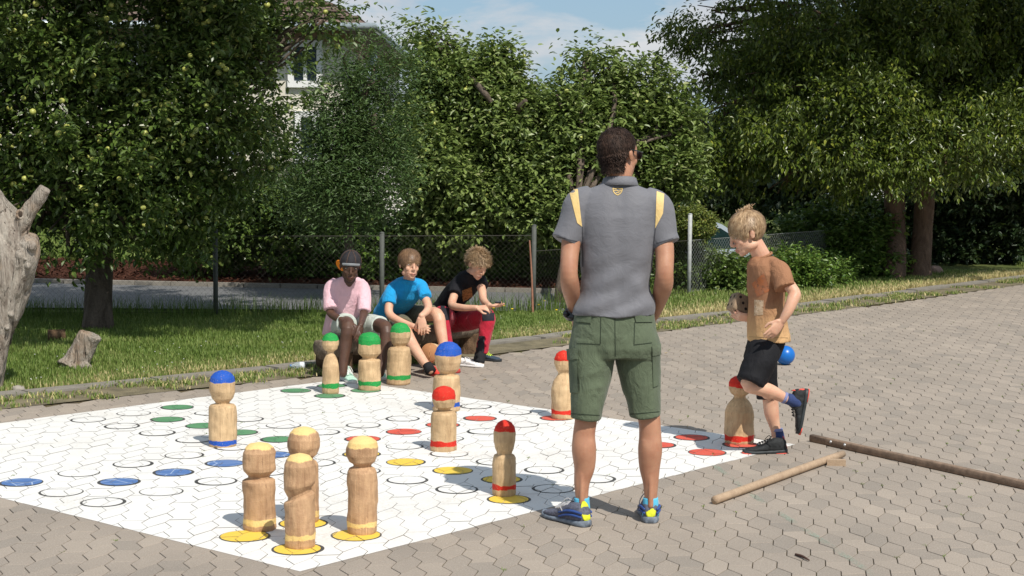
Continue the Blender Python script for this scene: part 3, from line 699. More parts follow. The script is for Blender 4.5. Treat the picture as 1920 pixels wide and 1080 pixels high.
# ------------------------------------------------------------ wire fence
fence = empty('wire_fence', (0.2, 17.0, 0), 'low chain link fence with thin metal posts between lawn and road', 'fence')
POSTM = plain('grey_post', (0.36, 0.37, 0.36), .6, .2, 20); WIRED = plain('rusty_wire', (0.07, 0.065, 0.055), .8); POSTD = plain('dark_post', (0.085, 0.09, 0.08), .7); WIRE = plain('galvanised_wire', (0.30, 0.31, 0.30), .5, .1, metal=.3)
FL = [(-9.5, 15.6), (-6.2, 16.0), (-2.91, 16.43), (-1.3, 16.72), (0.22, 17.08), (2.04, 19.30), (4.35, 22.3)]
for i, (x, y) in enumerate(FL):
    hgt = (1.05, 1.05, .86, .83, .90, .94, .72)[i]; mb = MB(); mb.tube([(x, y, -.1), (x, y, hgt)], [.024, .024], 10, round_end=False); mb.ell((x, y, hgt), (.027, .027, .012), None, 10, 4); part('post', mb.get(), POSTM if i == 5 else POSTD, fence)
top = []
for i in range(len(FL) - 1):
    a = np.array(FL[i], float); b = np.array(FL[i + 1], float); L = np.linalg.norm(b - a); d = (b - a) / L; h = .80 if i < 4 else .64; n_ = int(L / .058); V = []; F = []
    nd = np.array([-d[1], d[0]])
    RW = .0008 if i < 5 else .0018
    def wire(p, q, r=RW):
        k0 = len(V); 
        for e in (p, q):
            for an in (0, 2.1, 4.2): V.append((e[0] + nd[0] * math.cos(an) * r, e[1] + nd[1] * math.cos(an) * r, e[2] + math.sin(an) * r))
        for j in range(3): F.append((k0 + j, k0 + (j + 1) % 3, k0 + 3 + (j + 1) % 3, k0 + 3 + j))
    for k_ in range(-int(h / .058), n_ + 1):
        for sg in (1, -1):
            s0 = k_ * .058 if sg > 0 else k_ * .058 + h; s1 = s0 + sg * h; z0, z1 = .02, h
            c0, c1 = np.clip(s0, 0, L), np.clip(s1, 0, L); za = z0 + (c0 - s0) / (s1 - s0) * (z1 - z0); zb = z0 + (c1 - s0) / (s1 - s0) * (z1 - z0)
            if abs(c1 - c0) < .01: continue
            pa_ = a + d * c0; pb2 = a + d * c1; wire((pa_[0], pa_[1], za), (pb2[0], pb2[1], zb))
    wire((*a, h), (*b, h), .003); wire((*a, .05), (*b, .05), .002)
    part('wire_mesh', (np.array(V), F), WIRE if i > 4 else WIRED, fence, smooth=False, kind='stuff')
mb = MB(); mb.tube([P(993, 452, 16.9), P(997, 520, 16.9), G(999, 592)], [.008, .010, .012], 8); part('garden_stake', mb.get(), plain('stake_wood', (.30, .14, .09), .8), base=G(999, 592), label='thin reddish garden stake leaning by the fence post left of the man', cat='stake')

# ------------------------------------------------------------ foliage
def leaves(centers, dirs, nper, size, asp=0.5, spread=0.16, droop=0.5, seed=0, fold=0.25, four=True, jit=0.35):
    """centers: spray roots, dirs: twig directions; returns geometry of leaf blades"""
    r_ = np.random.default_rng(seed); N = len(centers); n = N * nper
    c = np.repeat(centers, nper, 0); d = np.repeat(dirs, nper, 0); u = r_.random(n)
    pos = c + d * (u * spread * 1.5)[:, None] + r_.normal(0, spread * .28, (n, 3))
    az = r_.uniform(0, 2 * math.pi, n); out = np.stack([np.cos(az), np.sin(az), r_.normal(-.0, .45, n)], 1)
    ax = d * .5 + out * .9 + np.array([0, 0, -1]) * droop * r_.uniform(.3, 1.3, n)[:, None]; ax /= np.linalg.norm(ax, axis=1)[:, None]
    upv = np.array([0, 0, 1.0]) + r_.normal(0, jit, (n, 3)); sd = np.cross(ax, upv); sd /= np.linalg.norm(sd, axis=1)[:, None] + 1e-9; nn = np.cross(sd, ax)
    L = (size * r_.uniform(.65, 1.25, n))[:, None]; W = L * asp / 2; z = W * fold
    b = pos; t_ = pos + ax * L - nn * L * .12
    if four:
        l1 = pos + ax * L * .32 - sd * W + nn * z; r1 = pos + ax * L * .32 + sd * W + nn * z; l2 = pos + ax * L * .70 - sd * W * .78 + nn * z * .6; r2 = pos + ax * L * .70 + sd * W * .78 + nn * z * .6
        V = np.stack([b, r1, r2, t_, l2, l1], 1).reshape(-1, 3); F = np.array([[0, 1, 2, 3], [0, 3, 4, 5]]); F = (F[None] + (np.arange(n) * 6)[:, None, None]).reshape(-1, 4); k = 2
    else:
        l1 = pos + ax * L * .45 - sd * W + nn * z; r1 = pos + ax * L * .45 + sd * W + nn * z; V = np.stack([b, r1, t_, l1], 1).reshape(-1, 3); F = (np.array([[0, 1, 2], [0, 2, 3]])[None] + (np.arange(n) * 4)[:, None, None]).reshape(-1, 3); k = 2
    return V, F, np.repeat(r_.random(n), k)
def clumps(ells, nclump, per, csize, seed, hollow=0.45, flat=0.75, shoots=.8, carve=-2, cs=1.5):
    """ells: (px, py, Y, rx, ry, rz) -> spray positions gathered in clumps"""
    r_ = np.random.default_rng(seed); vol = np.array([e[3] * e[4] * e[5] for e in ells]) ** .72; vol /= vol.sum(); C = []; D = []
    for e, w in zip(ells, vol):
        c = P(*e[:3]); m_ = max(3, int(nclump * w)); q = r_.normal(size=(m_, 3)); q /= np.linalg.norm(q, axis=1)[:, None]; rad = r_.uniform(hollow ** 3, 1, m_) ** (1 / 3.); rad *= 1 + .13 * r_.normal(size=m_)
        q[:, 1] = np.where((q[:, 1] > .35) & (r_.random(m_) < .5), -q[:, 1], q[:, 1])
        cc = c + q * rad[:, None] * np.array(e[3:6])
        if carve > -1:
            rel = np.linalg.norm((cc - c) / np.array(e[3:6]), axis=1); nz_ = fnoise(cc, cs, seed, 2); ok = (nz_ > carve) | (rel < .55); cc = cc[ok]; q = q[ok]; m_ = len(cc)
            if m_ == 0: continue
        pp = r_.normal(size=(m_, per, 3)); pp /= np.linalg.norm(pp, axis=2)[:, :, None]; pr = r_.random((m_, per, 1)) ** .4
        s_ = csize * r_.uniform(.6, 1.35, (m_, 1, 1)); off = pp * pr * s_ * np.array([1, 1, flat]); C.append((cc[:, None] + off).reshape(-1, 3)); dd = pp * .9 + q[:, None] * .5; D.append((dd / np.linalg.norm(dd, axis=2)[:, :, None]).reshape(-1, 3))
        ns = int(shoots * (e[3] * e[5]) ** .5 * 10)      # twigs that break the outline
        for _ in range(ns):
            q1 = r_.normal(size=3); q1[2] = abs(q1[2]) * 1.1 - .35; q1 /= np.linalg.norm(q1); p0 = c + q1 * np.array(e[3:6]) * .92; d1 = q1 * [1, 1, .6] + np.array([0, 0, .55 * (1 - 2 * (flat < .6))]) + r_.normal(0, .2, 3); d1 /= np.linalg.norm(d1); ln = r_.uniform(.15, .50) * csize * 2.2
            u = np.linspace(0, 1, 9)[:, None]; C.append(p0 + d1 * u * ln + r_.normal(0, .022, (9, 3)) * (1.3 - u)); D.append(np.repeat(d1[None], 9, 0))
    C = np.concatenate(C); D = np.concatenate(D); k = C[:, 2] > .05; return C[k], D[k]
BARK1 = bark('apple_bark', (0.05, 0.038, 0.028), (0.17, 0.135, 0.105)); BARK2 = bark('maple_bark', (0.07, 0.045, 0.032), (0.22, 0.145, 0.10))
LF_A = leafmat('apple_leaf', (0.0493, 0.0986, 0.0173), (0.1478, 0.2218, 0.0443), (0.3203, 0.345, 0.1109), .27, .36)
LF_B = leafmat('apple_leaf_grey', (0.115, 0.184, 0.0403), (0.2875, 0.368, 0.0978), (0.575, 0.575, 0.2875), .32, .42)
LF_C = leafmat('bush_leaf', (0.066, 0.15, 0.0216), (0.18, 0.288, 0.048), (0.336, 0.384, 0.096), .30, .38)
LF_D = leafmat('maple_leaf', (0.0397, 0.0794, 0.0092), (0.1785, 0.2314, 0.0264), (0.4496, 0.4629, 0.0661), .30, .34)
LF_E = leafmat('willow_leaf', (0.0575, 0.1207, 0.0322), (0.1265, 0.207, 0.0633), (0.207, 0.276, 0.1035), .28, .45)
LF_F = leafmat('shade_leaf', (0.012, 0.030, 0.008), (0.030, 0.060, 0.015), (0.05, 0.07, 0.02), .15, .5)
ntri = 0
def tree(name, label, cat, base, trunk, ells, nclump, per, nleaf, lsize, mat, barkm, seed, csize=.26, asp=.5, droop=.5, spread=.16, group=None, limbs=True, four=True, hollow=.45, fruit=0, flat=.75, jit=.35, carve=-2, cs=1.5):
    global ntri
    C, D = clumps(ells, nclump, per, csize, seed, hollow, flat, carve=carve, cs=cs)
    root = empty(name, base, label, cat, group)
    V, F, rn = leaves(C, D, nleaf, lsize, asp, spread, droop, seed, four=four, jit=jit); ntri += len(F) * (2 if four else 1)
    part('crown', (V, F), mat, root, smooth=False, attrs={'rnd': ('FACE', rn)}, kind='stuff')
    r_ = np.random.default_rng(seed + 1)
    for tk in trunk:
        mb = MB(); mb.tube(tk[0], tk[1], 16, 5); Vt, Ft = mb.get(); ctr = Vt.mean(0); Vt = Vt + (Vt - ctr) * [1, 1, 0] * (0.10 * fnoise(Vt, 4, seed, 3))[:, None]; part('trunk', (Vt, Ft), barkm, root)
    if limbs and trunk:
        topp = np.array(trunk[0][0][-1], float); lowp = np.array(trunk[0][0][-2], float)
        for e in ells:
            if e[1] < 20: continue
            c = P(*e[:3]); md = (topp + c) / 2 + r_.normal(0, .12, 3) + [0, 0, .05]; mb = MB(); mb.tube([lowp + (topp - lowp) * .6, md, c], [trunk[0][1][-1] * .7, .03, .015], 8, 4); 
            for _ in range(5):
                q = r_.normal(size=3); q /= np.linalg.norm(q); e_ = c + q * np.array(e[3:6]) * .85; s0 = md + (c - md) * r_.random(); mb.tube([s0, (s0 + e_) / 2 + r_.normal(0, .06, 3), e_], [.024, .015, .006], 6, 3)
            part('limb', mb.get(), barkm, root)
    if fruit:
        idx = r_.choice(len(C), fruit); q = C[idx] + D[idx] * .08 + r_.normal(0, .05, (fruit, 3)); q = q[q[:, 1] < np.median(C[:, 1]) + .2]
        sv = MB().ell((0, 0, 0), (1, 1, .9), None, 8, 5).get(); sf = [f for f in sv[1]]; VV = []; FF = []
        for i, p in enumerate(q): VV.append(sv[0] * (.026 * r_.uniform(.7, 1.2)) + p); FF += [tuple(a + i * len(sv[0]) for a in f) for f in sf]
        part('apples', (np.concatenate(VV), FF), APPLE, root, kind='stuff')
    return root
APPLE = plain('unripe_apple_skin', (0.42, 0.44, 0.11), .4, .3, 40, spec=.5)
tb = G(184, 617)
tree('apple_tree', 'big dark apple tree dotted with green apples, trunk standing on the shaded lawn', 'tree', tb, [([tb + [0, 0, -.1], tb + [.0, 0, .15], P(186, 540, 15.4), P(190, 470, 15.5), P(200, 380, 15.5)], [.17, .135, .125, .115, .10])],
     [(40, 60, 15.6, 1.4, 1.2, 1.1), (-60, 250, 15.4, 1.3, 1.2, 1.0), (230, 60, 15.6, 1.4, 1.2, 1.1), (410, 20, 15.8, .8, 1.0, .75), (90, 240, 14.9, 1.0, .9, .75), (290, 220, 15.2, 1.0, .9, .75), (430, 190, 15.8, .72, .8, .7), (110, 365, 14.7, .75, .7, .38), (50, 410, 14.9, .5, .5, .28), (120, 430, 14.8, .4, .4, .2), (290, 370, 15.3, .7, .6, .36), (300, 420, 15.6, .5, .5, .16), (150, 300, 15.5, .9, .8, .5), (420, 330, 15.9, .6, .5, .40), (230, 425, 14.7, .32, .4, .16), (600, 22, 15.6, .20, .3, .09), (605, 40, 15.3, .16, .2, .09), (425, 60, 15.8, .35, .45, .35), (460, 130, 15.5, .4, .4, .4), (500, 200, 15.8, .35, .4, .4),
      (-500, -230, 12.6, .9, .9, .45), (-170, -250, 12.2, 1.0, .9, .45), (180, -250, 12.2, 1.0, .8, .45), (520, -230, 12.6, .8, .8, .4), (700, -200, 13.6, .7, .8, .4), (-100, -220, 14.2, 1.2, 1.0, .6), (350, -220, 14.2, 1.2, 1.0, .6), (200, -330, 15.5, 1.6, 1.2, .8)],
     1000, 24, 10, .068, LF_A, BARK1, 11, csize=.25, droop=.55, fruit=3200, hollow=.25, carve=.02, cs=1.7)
tree('young_tree', 'feathery narrow leaved young tree rising in front of the house', 'tree', P(660, 520, 18.5) * [1, 1, 0], [([P(655, 560, 18.5) * [1, 1, 0], P(655, 420, 18.5), P(662, 260, 18.5)], [.06, .05, .03])],
     [(680, 240, 18.5, .42, .4, .48), (715, 150, 18.5, .20, .2, .26), (665, 160, 18.5, .13, .2, .20), (600, 300, 18.6, .38, .4, .34), (700, 300, 18.4, .35, .4, .4), (640, 190, 18.4, .20, .2, .26), (680, 110, 18.6, .07, .1, .18), (640, 370, 18.3, .5, .5, .3)],
     150, 20, 10, .062, LF_E, BARK1, 12, csize=.22, asp=.26, droop=.1, spread=.2)
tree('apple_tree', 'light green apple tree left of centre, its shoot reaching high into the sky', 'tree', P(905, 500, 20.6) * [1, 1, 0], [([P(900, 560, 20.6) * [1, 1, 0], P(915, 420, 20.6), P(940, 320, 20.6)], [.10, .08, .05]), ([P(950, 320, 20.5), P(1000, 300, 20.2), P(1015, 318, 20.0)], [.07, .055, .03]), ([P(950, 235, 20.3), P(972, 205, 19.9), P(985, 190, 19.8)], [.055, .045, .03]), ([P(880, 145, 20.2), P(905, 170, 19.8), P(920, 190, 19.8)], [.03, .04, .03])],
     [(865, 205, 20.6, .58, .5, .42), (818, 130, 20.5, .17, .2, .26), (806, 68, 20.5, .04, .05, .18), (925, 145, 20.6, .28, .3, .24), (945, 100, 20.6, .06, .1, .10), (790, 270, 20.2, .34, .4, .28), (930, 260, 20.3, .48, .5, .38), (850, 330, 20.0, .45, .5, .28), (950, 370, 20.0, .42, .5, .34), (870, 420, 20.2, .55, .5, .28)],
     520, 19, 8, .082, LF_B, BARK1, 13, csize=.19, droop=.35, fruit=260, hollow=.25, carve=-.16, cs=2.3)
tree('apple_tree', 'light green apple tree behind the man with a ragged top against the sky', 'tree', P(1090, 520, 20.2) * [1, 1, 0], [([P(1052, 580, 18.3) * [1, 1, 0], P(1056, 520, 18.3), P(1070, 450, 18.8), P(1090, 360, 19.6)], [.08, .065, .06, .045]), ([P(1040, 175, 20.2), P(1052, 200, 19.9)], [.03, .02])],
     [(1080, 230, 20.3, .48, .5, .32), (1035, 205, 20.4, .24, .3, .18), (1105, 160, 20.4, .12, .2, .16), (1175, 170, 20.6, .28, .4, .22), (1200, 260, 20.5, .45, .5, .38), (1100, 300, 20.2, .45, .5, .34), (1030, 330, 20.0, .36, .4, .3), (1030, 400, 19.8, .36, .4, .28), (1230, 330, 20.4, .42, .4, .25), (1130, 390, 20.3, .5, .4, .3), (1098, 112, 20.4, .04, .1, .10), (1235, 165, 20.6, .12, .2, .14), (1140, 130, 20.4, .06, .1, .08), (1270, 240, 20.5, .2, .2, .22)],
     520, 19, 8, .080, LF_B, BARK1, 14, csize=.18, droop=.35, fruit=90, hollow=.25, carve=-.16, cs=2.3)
# bushes behind the road
def bush(label, ells, ncl, per, nl, ls, mat, seed, **k):
    e = ells[0]; b = P(*e[:3]) * [1, 1, 0]; k.setdefault('csize', .2); k.setdefault('hollow', .55); k.setdefault('droop', .3); k.setdefault('spread', .09)
    nm = k.pop('name', 'bush'); return tree(nm, label, 'bush', b, [], ells, ncl, per, nl, ls, mat, BARK1, seed, limbs=False, group=k.pop('group', 'bushes'), **k)
bush('dark bush beyond the road with hanging leaves above the mulch, left of the seated boys', [(430, 440, 20.6, .65, .5, .42), (370, 420, 20.6, .4, .4, .28), (500, 400, 20.5, .5, .5, .5)], 120, 16, 8, .075, LF_A, 21)
bush('broad leaved bush right behind the boy in pink', [(590, 450, 20.8, .5, .5, .5), (640, 420, 20.8, .45, .5, .5), (620, 500, 20.7, .45, .4, .25)], 130, 16, 8, .08, LF_C, 22)
bush('dense hedge bush behind the boy in blue', [(740, 470, 20.6, .45, .45, .45), (720, 520, 20.7, .35, .3, .2)], 90, 16, 8, .075, LF_C, 23)
bush('dense sunlit hedge bush behind the boy in black', [(850, 460, 20.6, .65, .5, .5), (930, 470, 20.6, .45, .4, .45), (880, 520, 20.7, .6, .35, .18), (950, 400, 20.6, .4, .4, .35)], 220, 16, 8, .072, LF_C, 24)
bush('small round bush beside the fence post left of the man', [(1035, 510, 20.6, .30, .25, .25)], 45, 14, 7, .07, LF_C, 25, csize=.13)
bush('clipped round topiary bush with yellowish top between man and boy', [(1298, 420, 19.75, .215, .26, .17)], 150, 14, 9, .034, leafmat('box_leaf', (0.085, 0.136, 0.0204), (0.238, 0.272, 0.051), (0.476, 0.323, 0.085), .2, .45), 26, csize=.04, spread=.035, hollow=.8, jit=.6)
bush('ivy covered shrub below the topiary, left of the running boy', [(1260, 515, 20.1, .36, .25, .24), (1330, 528, 20.0, .42, .35, .20), (1245, 490, 20.2, .22, .3, .18), (1410, 528, 20.3, .30, .3, .20), (1300, 505, 20.4, .3, .3, .14)], 260, 15, 8, .06, LF_A, 27, csize=.15, spread=.12)
bush('low reddish green shrub right of the running boy', [(1480, 520, 20.4, .40, .30, .22), (1440, 545, 20.2, .3, .3, .12), (1530, 525, 20.9, .35, .3, .2), (1480, 495, 20.5, .14, .2, .10)], 190, 15, 8, .055, LF_C, 28, csize=.14)
bush('leafy green shrub left of the twin trunks', [(1590, 470, 22.4, .6, .4, .5), (1610, 520, 22.2, .5, .35, .25), (1540, 450, 22.8, .45, .35, .35), (1620, 430, 22.8, .40, .3, .34), (1560, 530, 21.8, .35, .3, .18)], 300, 16, 8, .085, LF_C, 29, csize=.2)
bush('low shrub hiding the foot of the fence behind the man', [(1180, 480, 20.8, .5, .4, .4), (1140, 520, 20.6, .4, .35, .25)], 90, 14, 7, .07, LF_A, 30)
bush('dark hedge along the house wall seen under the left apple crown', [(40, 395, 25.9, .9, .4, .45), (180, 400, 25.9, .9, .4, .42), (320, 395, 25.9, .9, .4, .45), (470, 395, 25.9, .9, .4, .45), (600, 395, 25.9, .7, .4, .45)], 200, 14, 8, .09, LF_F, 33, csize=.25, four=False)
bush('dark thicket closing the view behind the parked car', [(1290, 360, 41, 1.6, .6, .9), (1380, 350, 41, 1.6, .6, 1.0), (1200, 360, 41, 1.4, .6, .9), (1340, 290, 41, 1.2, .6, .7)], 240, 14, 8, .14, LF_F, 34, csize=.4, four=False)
# the big trees on the right
b1 = G(1677, 525); b2 = G(1724, 522)
tree('maple_tree', 'big dark tree on the right with drooping leaf clusters, its trunk nearer the shrub', 'tree', b1, [([b1 + [-.03, 0, -.1], b1 + [0, 0, .15], P(1677, 430, 22.4), P(1675, 340, 22.4), P(1660, 200, 22.6), P(1650, 60, 22.8)], [.20, .15, .14, .13, .12, .09])],
     [(1410, 90, 22.0, .75, .8, .6), (1335, 20, 22.0, .28, .4, .26), (1300, 60, 22.0, .12, .3, .08), (1400, 200, 21.6, .7, .7, .5), (1520, 60, 21.8, 1.1, 1.1, .9), (1560, 220, 21.2, 1.0, .9, .6), (1450, 280, 21.2, .6, .6, .32), (1590, 290, 20.8, .7, .6, .24), (1680, 100, 21.8, 1.0, 1.0, .9), (1320, 150, 22.0, .2, .3, .18), (1360, 300, 21.6, .35, .4, .25), (1470, 350, 21.6, .3, .4, .14), (1285, 240, 21.8, .16, .3, .16), (1560, 330, 21.2, .3, .3, .12), (1400, -160, 20.6, 1.2, 1.0, .7), (1620, -180, 20.3, 1.3, 1.0, .8), (1500, -330, 21.5, 1.8, 1.4, 1.0)],
     760, 24, 10, .076, LF_D, BARK2, 15, csize=.27, asp=.40, droop=1.0, flat=.42, spread=.17, hollow=.2, carve=.02, cs=1.5)
tree('maple_tree', 'big dark tree filling the right edge, its rough trunk with two boulders at its foot', 'tree', b2, [([b2 + [0, 0, -.1], b2 + [0, 0, .2], P(1730, 430, 22.4), P(1736, 340, 22.4), P(1750, 200, 22.6), P(1760, 60, 22.8)], [.21, .15, .135, .13, .12, .09])],
     [(1850, 60, 22.0, 1.2, 1.1, .9), (1960, 200, 22.0, 1.1, 1.0, .9), (1800, 200, 21.6, .8, .9, .55), (1880, 280, 21.2, .8, .7, .45), (1720, 260, 20.9, .6, .6, .30), (1780, 320, 20.8, .35, .4, .12), (1690, 325, 20.8, .3, .3, .07), (1740, 60, 22.2, .8, .8, .8), (2000, 30, 22.0, 1.2, 1.0, .9), (1850, -170, 20.3, 1.3, 1.0, .8), (2080, -170, 20.6, 1.3, 1.0, .8), (1900, -330, 21.5, 1.8, 1.4, 1.0)],
     760, 24, 10, .076, LF_D, BARK2, 16, csize=.27, asp=.40, droop=1.0, flat=.42, spread=.17, hollow=.2, carve=.06, cs=1.35)
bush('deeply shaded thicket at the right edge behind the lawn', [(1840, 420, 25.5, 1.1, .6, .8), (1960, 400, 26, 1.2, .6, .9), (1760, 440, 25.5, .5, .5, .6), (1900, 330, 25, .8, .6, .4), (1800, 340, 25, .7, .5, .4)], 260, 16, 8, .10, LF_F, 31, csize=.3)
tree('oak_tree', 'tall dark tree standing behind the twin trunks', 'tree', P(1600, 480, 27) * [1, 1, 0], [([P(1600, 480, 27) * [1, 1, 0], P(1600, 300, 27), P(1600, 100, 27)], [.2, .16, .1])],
     [(1500, 330, 26.5, 1.1, .8, .8), (1650, 250, 27, 1.2, .8, .9), (1400, 310, 26.5, .8, .7, .4), (1450, 180, 27, 1.0, .8, .8), (1800, 150, 27, 1.3, .8, 1.0), (1600, 60, 27, 1.4, .8, .8), (1290, 310, 28, .5, .5, .4)], 320, 16, 8, .12, LF_F, BARK1, 17, csize=.36, four=False)
# a belt of far trees closes the view
FARL = ['dark tree behind the big apple tree at the far left', 'tall dark tree outside the left edge of the view', 'low dark tree in front of the house wall, far behind the apple trunk', 'low dark tree below the house corner, behind the boy in pink', 'low broad dark tree in front of the white garage', 'dark tree far behind the boy in black', 'dark tree far behind the man\'s left shoulder', 'dark tree far behind the gap between man and running boy', 'broad dark tree beyond the right edge of the lawn']
for i, (px, py, Y, rx, rz) in enumerate(((60, 330, 29, 2.2, .9), (-200, 250, 29, 2, 1.4), (330, 380, 31, 1.6, .5), (520, 400, 31, 1.6, .45), (700, 400, 33, 1.8, .5), (920, 330, 34, 1.8, .8), (1080, 330, 34, 1.5, .8), (1240, 290, 38, 1.3, .8), (2080, 330, 32, 2.4, 1.4))):
    e = [(px, py, Y, rx, .8, rz)]
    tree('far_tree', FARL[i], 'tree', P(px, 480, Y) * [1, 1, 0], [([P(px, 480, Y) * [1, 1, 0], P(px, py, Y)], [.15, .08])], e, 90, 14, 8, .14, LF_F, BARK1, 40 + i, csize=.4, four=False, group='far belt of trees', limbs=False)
# ------------------------------------------------------------ people
def rotm(yaw=0, pitch=0, roll=0):
    """local frame x right, y front, z up. yaw 0 faces away (+Y), positive turns to the left"""
    y = math.radians(yaw); p = math.radians(pitch); r = math.radians(roll)
    Rz = np.array([[math.cos(y), -math.sin(y), 0], [math.sin(y), math.cos(y), 0], [0, 0, 1]])
    Rx = np.array([[1, 0, 0], [0, math.cos(p), -math.sin(p)], [0, math.sin(p), math.cos(p)]])
    Ry = np.array([[math.cos(r), 0, math.sin(r)], [0, 1, 0], [-math.sin(r), 0, math.cos(r)]])
    return Rz @ Rx @ Ry
def head(mb, c, M, H):
    """H = chin to crown height"""
    k = H / 0.23; T = lambda p: np.asarray(c) + M @ (np.asarray(p, float) * k)
    E_ = lambda p, r, rot=None: mb.ell(T(p), np.array(r) * k, M if rot is None else M @ rot)
    E_((0, -.016, .030), (.074, .092, .080)); E_((0, .022, .012), (.066, .068, .078)); E_((0, .028, -.045), (.054, .056, .056))
    E_((0, .050, -.078), (.034, .034, .030)); E_((0, .068, -.094), (.019, .016, .016)); E_((0, .062, .028), (.050, .026, .022))
    for s_ in (-1, 1):
        E_((s_ * .032, .058, -.030), (.021, .020, .022)); E_((s_ * .042, .010, -.070), (.018, .034, .022))
        E_((s_ * .073, -.008, -.012), (.007, .015, .026), rotm(0, 12, 0)); E_((s_ * .077, -.012, -.004), (.006, .012, .017)); 
        E_((s_ * .009, .093, -.036), (.008, .009, .007))
    mb.tube([T((0, .086, .014)), T((0, .095, -.010)), T((0, .102, -.029)), T((0, .094, -.040))], [.007 * k, .008 * k, .0100 * k, .008 * k], seg=10)
    mb.tube([T((-.020, .077, -.066)), T((0, .087, -.064)), T((.020, .077, -.066))], [.006 * k, .0085 * k, .006 * k], seg=8)
    mb.tube([T((-.018, .074, -.075)), T((0, .083, -.076)), T((.018, .074, -.075))], [.006 * k, .0085 * k, .006 * k], seg=8)
def face_parts(root, c, M, H, skin_lip, brow_c, squint=0.6):
    k = H / 0.23; T = lambda p: np.asarray(c) + M @ (np.asarray(p, float) * k)
    for s_ in (-1, 1):
        mb = MB(); mb.ell(T((s_ * .031, .0735, .002)), np.array((.0125, .008, .0085 * squint)) * k, M, 12, 8); part('eye', mb.get(), M_EYE, root)
        mb = MB(); mb.ell(T((s_ * .031, .0795, .0015)), np.array((.0055, .0035, .0058 * squint)) * k, M, 10, 6); part('iris', mb.get(), M_IRIS, root)
        mb = MB(); mb.tube([T((s_ * .018, .0800, .0075)), T((s_ * .031, .0820, .0100)), T((s_ * .045, .0725, .006))], [.0028 * k, .0036 * k, .0025 * k], 8); part('eyelid', mb.get(), brow_c, root)
        mb = MB(); mb.tube([T((s_ * .014, .0870, .021)), T((s_ * .031, .0835, .026)), T((s_ * .050, .068, .020))], [(.0035 * k, .0035 * k), (.0045 * k, .0045 * k), (.0025 * k, .0025 * k)], 8); part('eyebrow', mb.get(), brow_c, root)
    mb = MB(); mb.tube([T((-.021, .0805, -.069)), T((-.008, .0915, -.0655)), T((0, .0915, -.068)), T((.008, .0915, -.0655)), T((.021, .0805, -.069))], [.0025 * k, .0045 * k, .004 * k, .0045 * k, .0025 * k], 8)
    mb.tube([T((-.018, .0795, -.073)), T((0, .090, -.077)), T((.018, .0795, -.073))], [.0025 * k, .0052 * k, .0025 * k], 8)
    part('mouth', mb.get(), skin_lip, root)
def hand(mb, wrist, fwd, palm_n, L=0.17, curl=0.35, side=1, spread=0.06, curls=None):
    """fwd: towards the fingers, palm_n: out of the palm, side: +1 thumb on the fwd x palm side"""
    f = nrm(fwd); n = nrm(np.asarray(palm_n) - f * (np.asarray(palm_n) @ f)); x = np.cross(f, n) * side; k = L / 0.18
    w = np.asarray(wrist, float)
    mb.tube([w, w + f * .03 * k, w + f * .06 * k, w + f * .085 * k], [(.024 * k, .017 * k), (.032 * k, .016 * k), (.038 * k, .0145 * k), (.036 * k, .011 * k)], seg=14, ref=x, round_end=True)
    for i, (ox, ln, r) in enumerate(((.029, .068, .0082), (.0098, .078, .0085), (-.0098, .072, .0082), (-.029, .056, .0072))):
        cu = (curls[i] if curls else curl); b = w + f * .080 * k + x * ox * k; d = nrm(f + x * spread * ox / .029); pts = [b - f * .02 * k, b]; a = 0
        for q in (.45, .30, .25):
            a += cu * (1.0 if q < .4 else .8); dd = d * math.cos(a) + n * math.sin(a); pts.append(pts[-1] + dd * ln * q * k)
        mb.tube(pts, [r * 1.0 * k, r * 1.05 * k, r * k, r * .93 * k, r * .8 * k], seg=10, sub=2)
    b = w + f * .022 * k + x * .022 * k; d = nrm(f * .82 + x * .42 + n * .38)
    mb.tube([b, b + d * .032 * k, b + d * .058 * k + n * .006 * k, b + nrm(d + f * .5) * .082 * k + n * .014 * k], [.0155 * k, .0125 * k, .0105 * k, .0085 * k], seg=10, sub=2)
def bodyfin(mb, name, mat, base, label, voxel=0.0045, dec=0.55):
    V, F, N = remesh(mb, voxel, 2, dec)
    o = part(name, (V, F), mat, base=base, label=label, cat='person'); return o, V, F
def garment(mb, name, mat, root, voxel=0.0065, smooth=2, fold=0.006, fs=(1, 1, 1), sc=9, seed=1, zfun=None, extra=None, dec=None):
    V, F, N = remesh(mb, voxel, smooth, dec)
    q = V * np.array(fs); n = vnoise(q + 0.05 * fnoise(V, 6, seed + 5)[:, None], sc, seed); rid = 1 - 2 * np.abs(n); n2 = vnoise(q, sc * 2.3, seed + 3)
    d = fold * (0.75 * rid + 0.25 * (1 - 2 * np.abs(n2)) - 0.2)
    if zfun is not None: d = d * zfun(V)
    V = V + N * d[:, None]
    if extra is not None: V = extra(V, N)
    o = part(name, (V, F), mat, root); return o, V, F
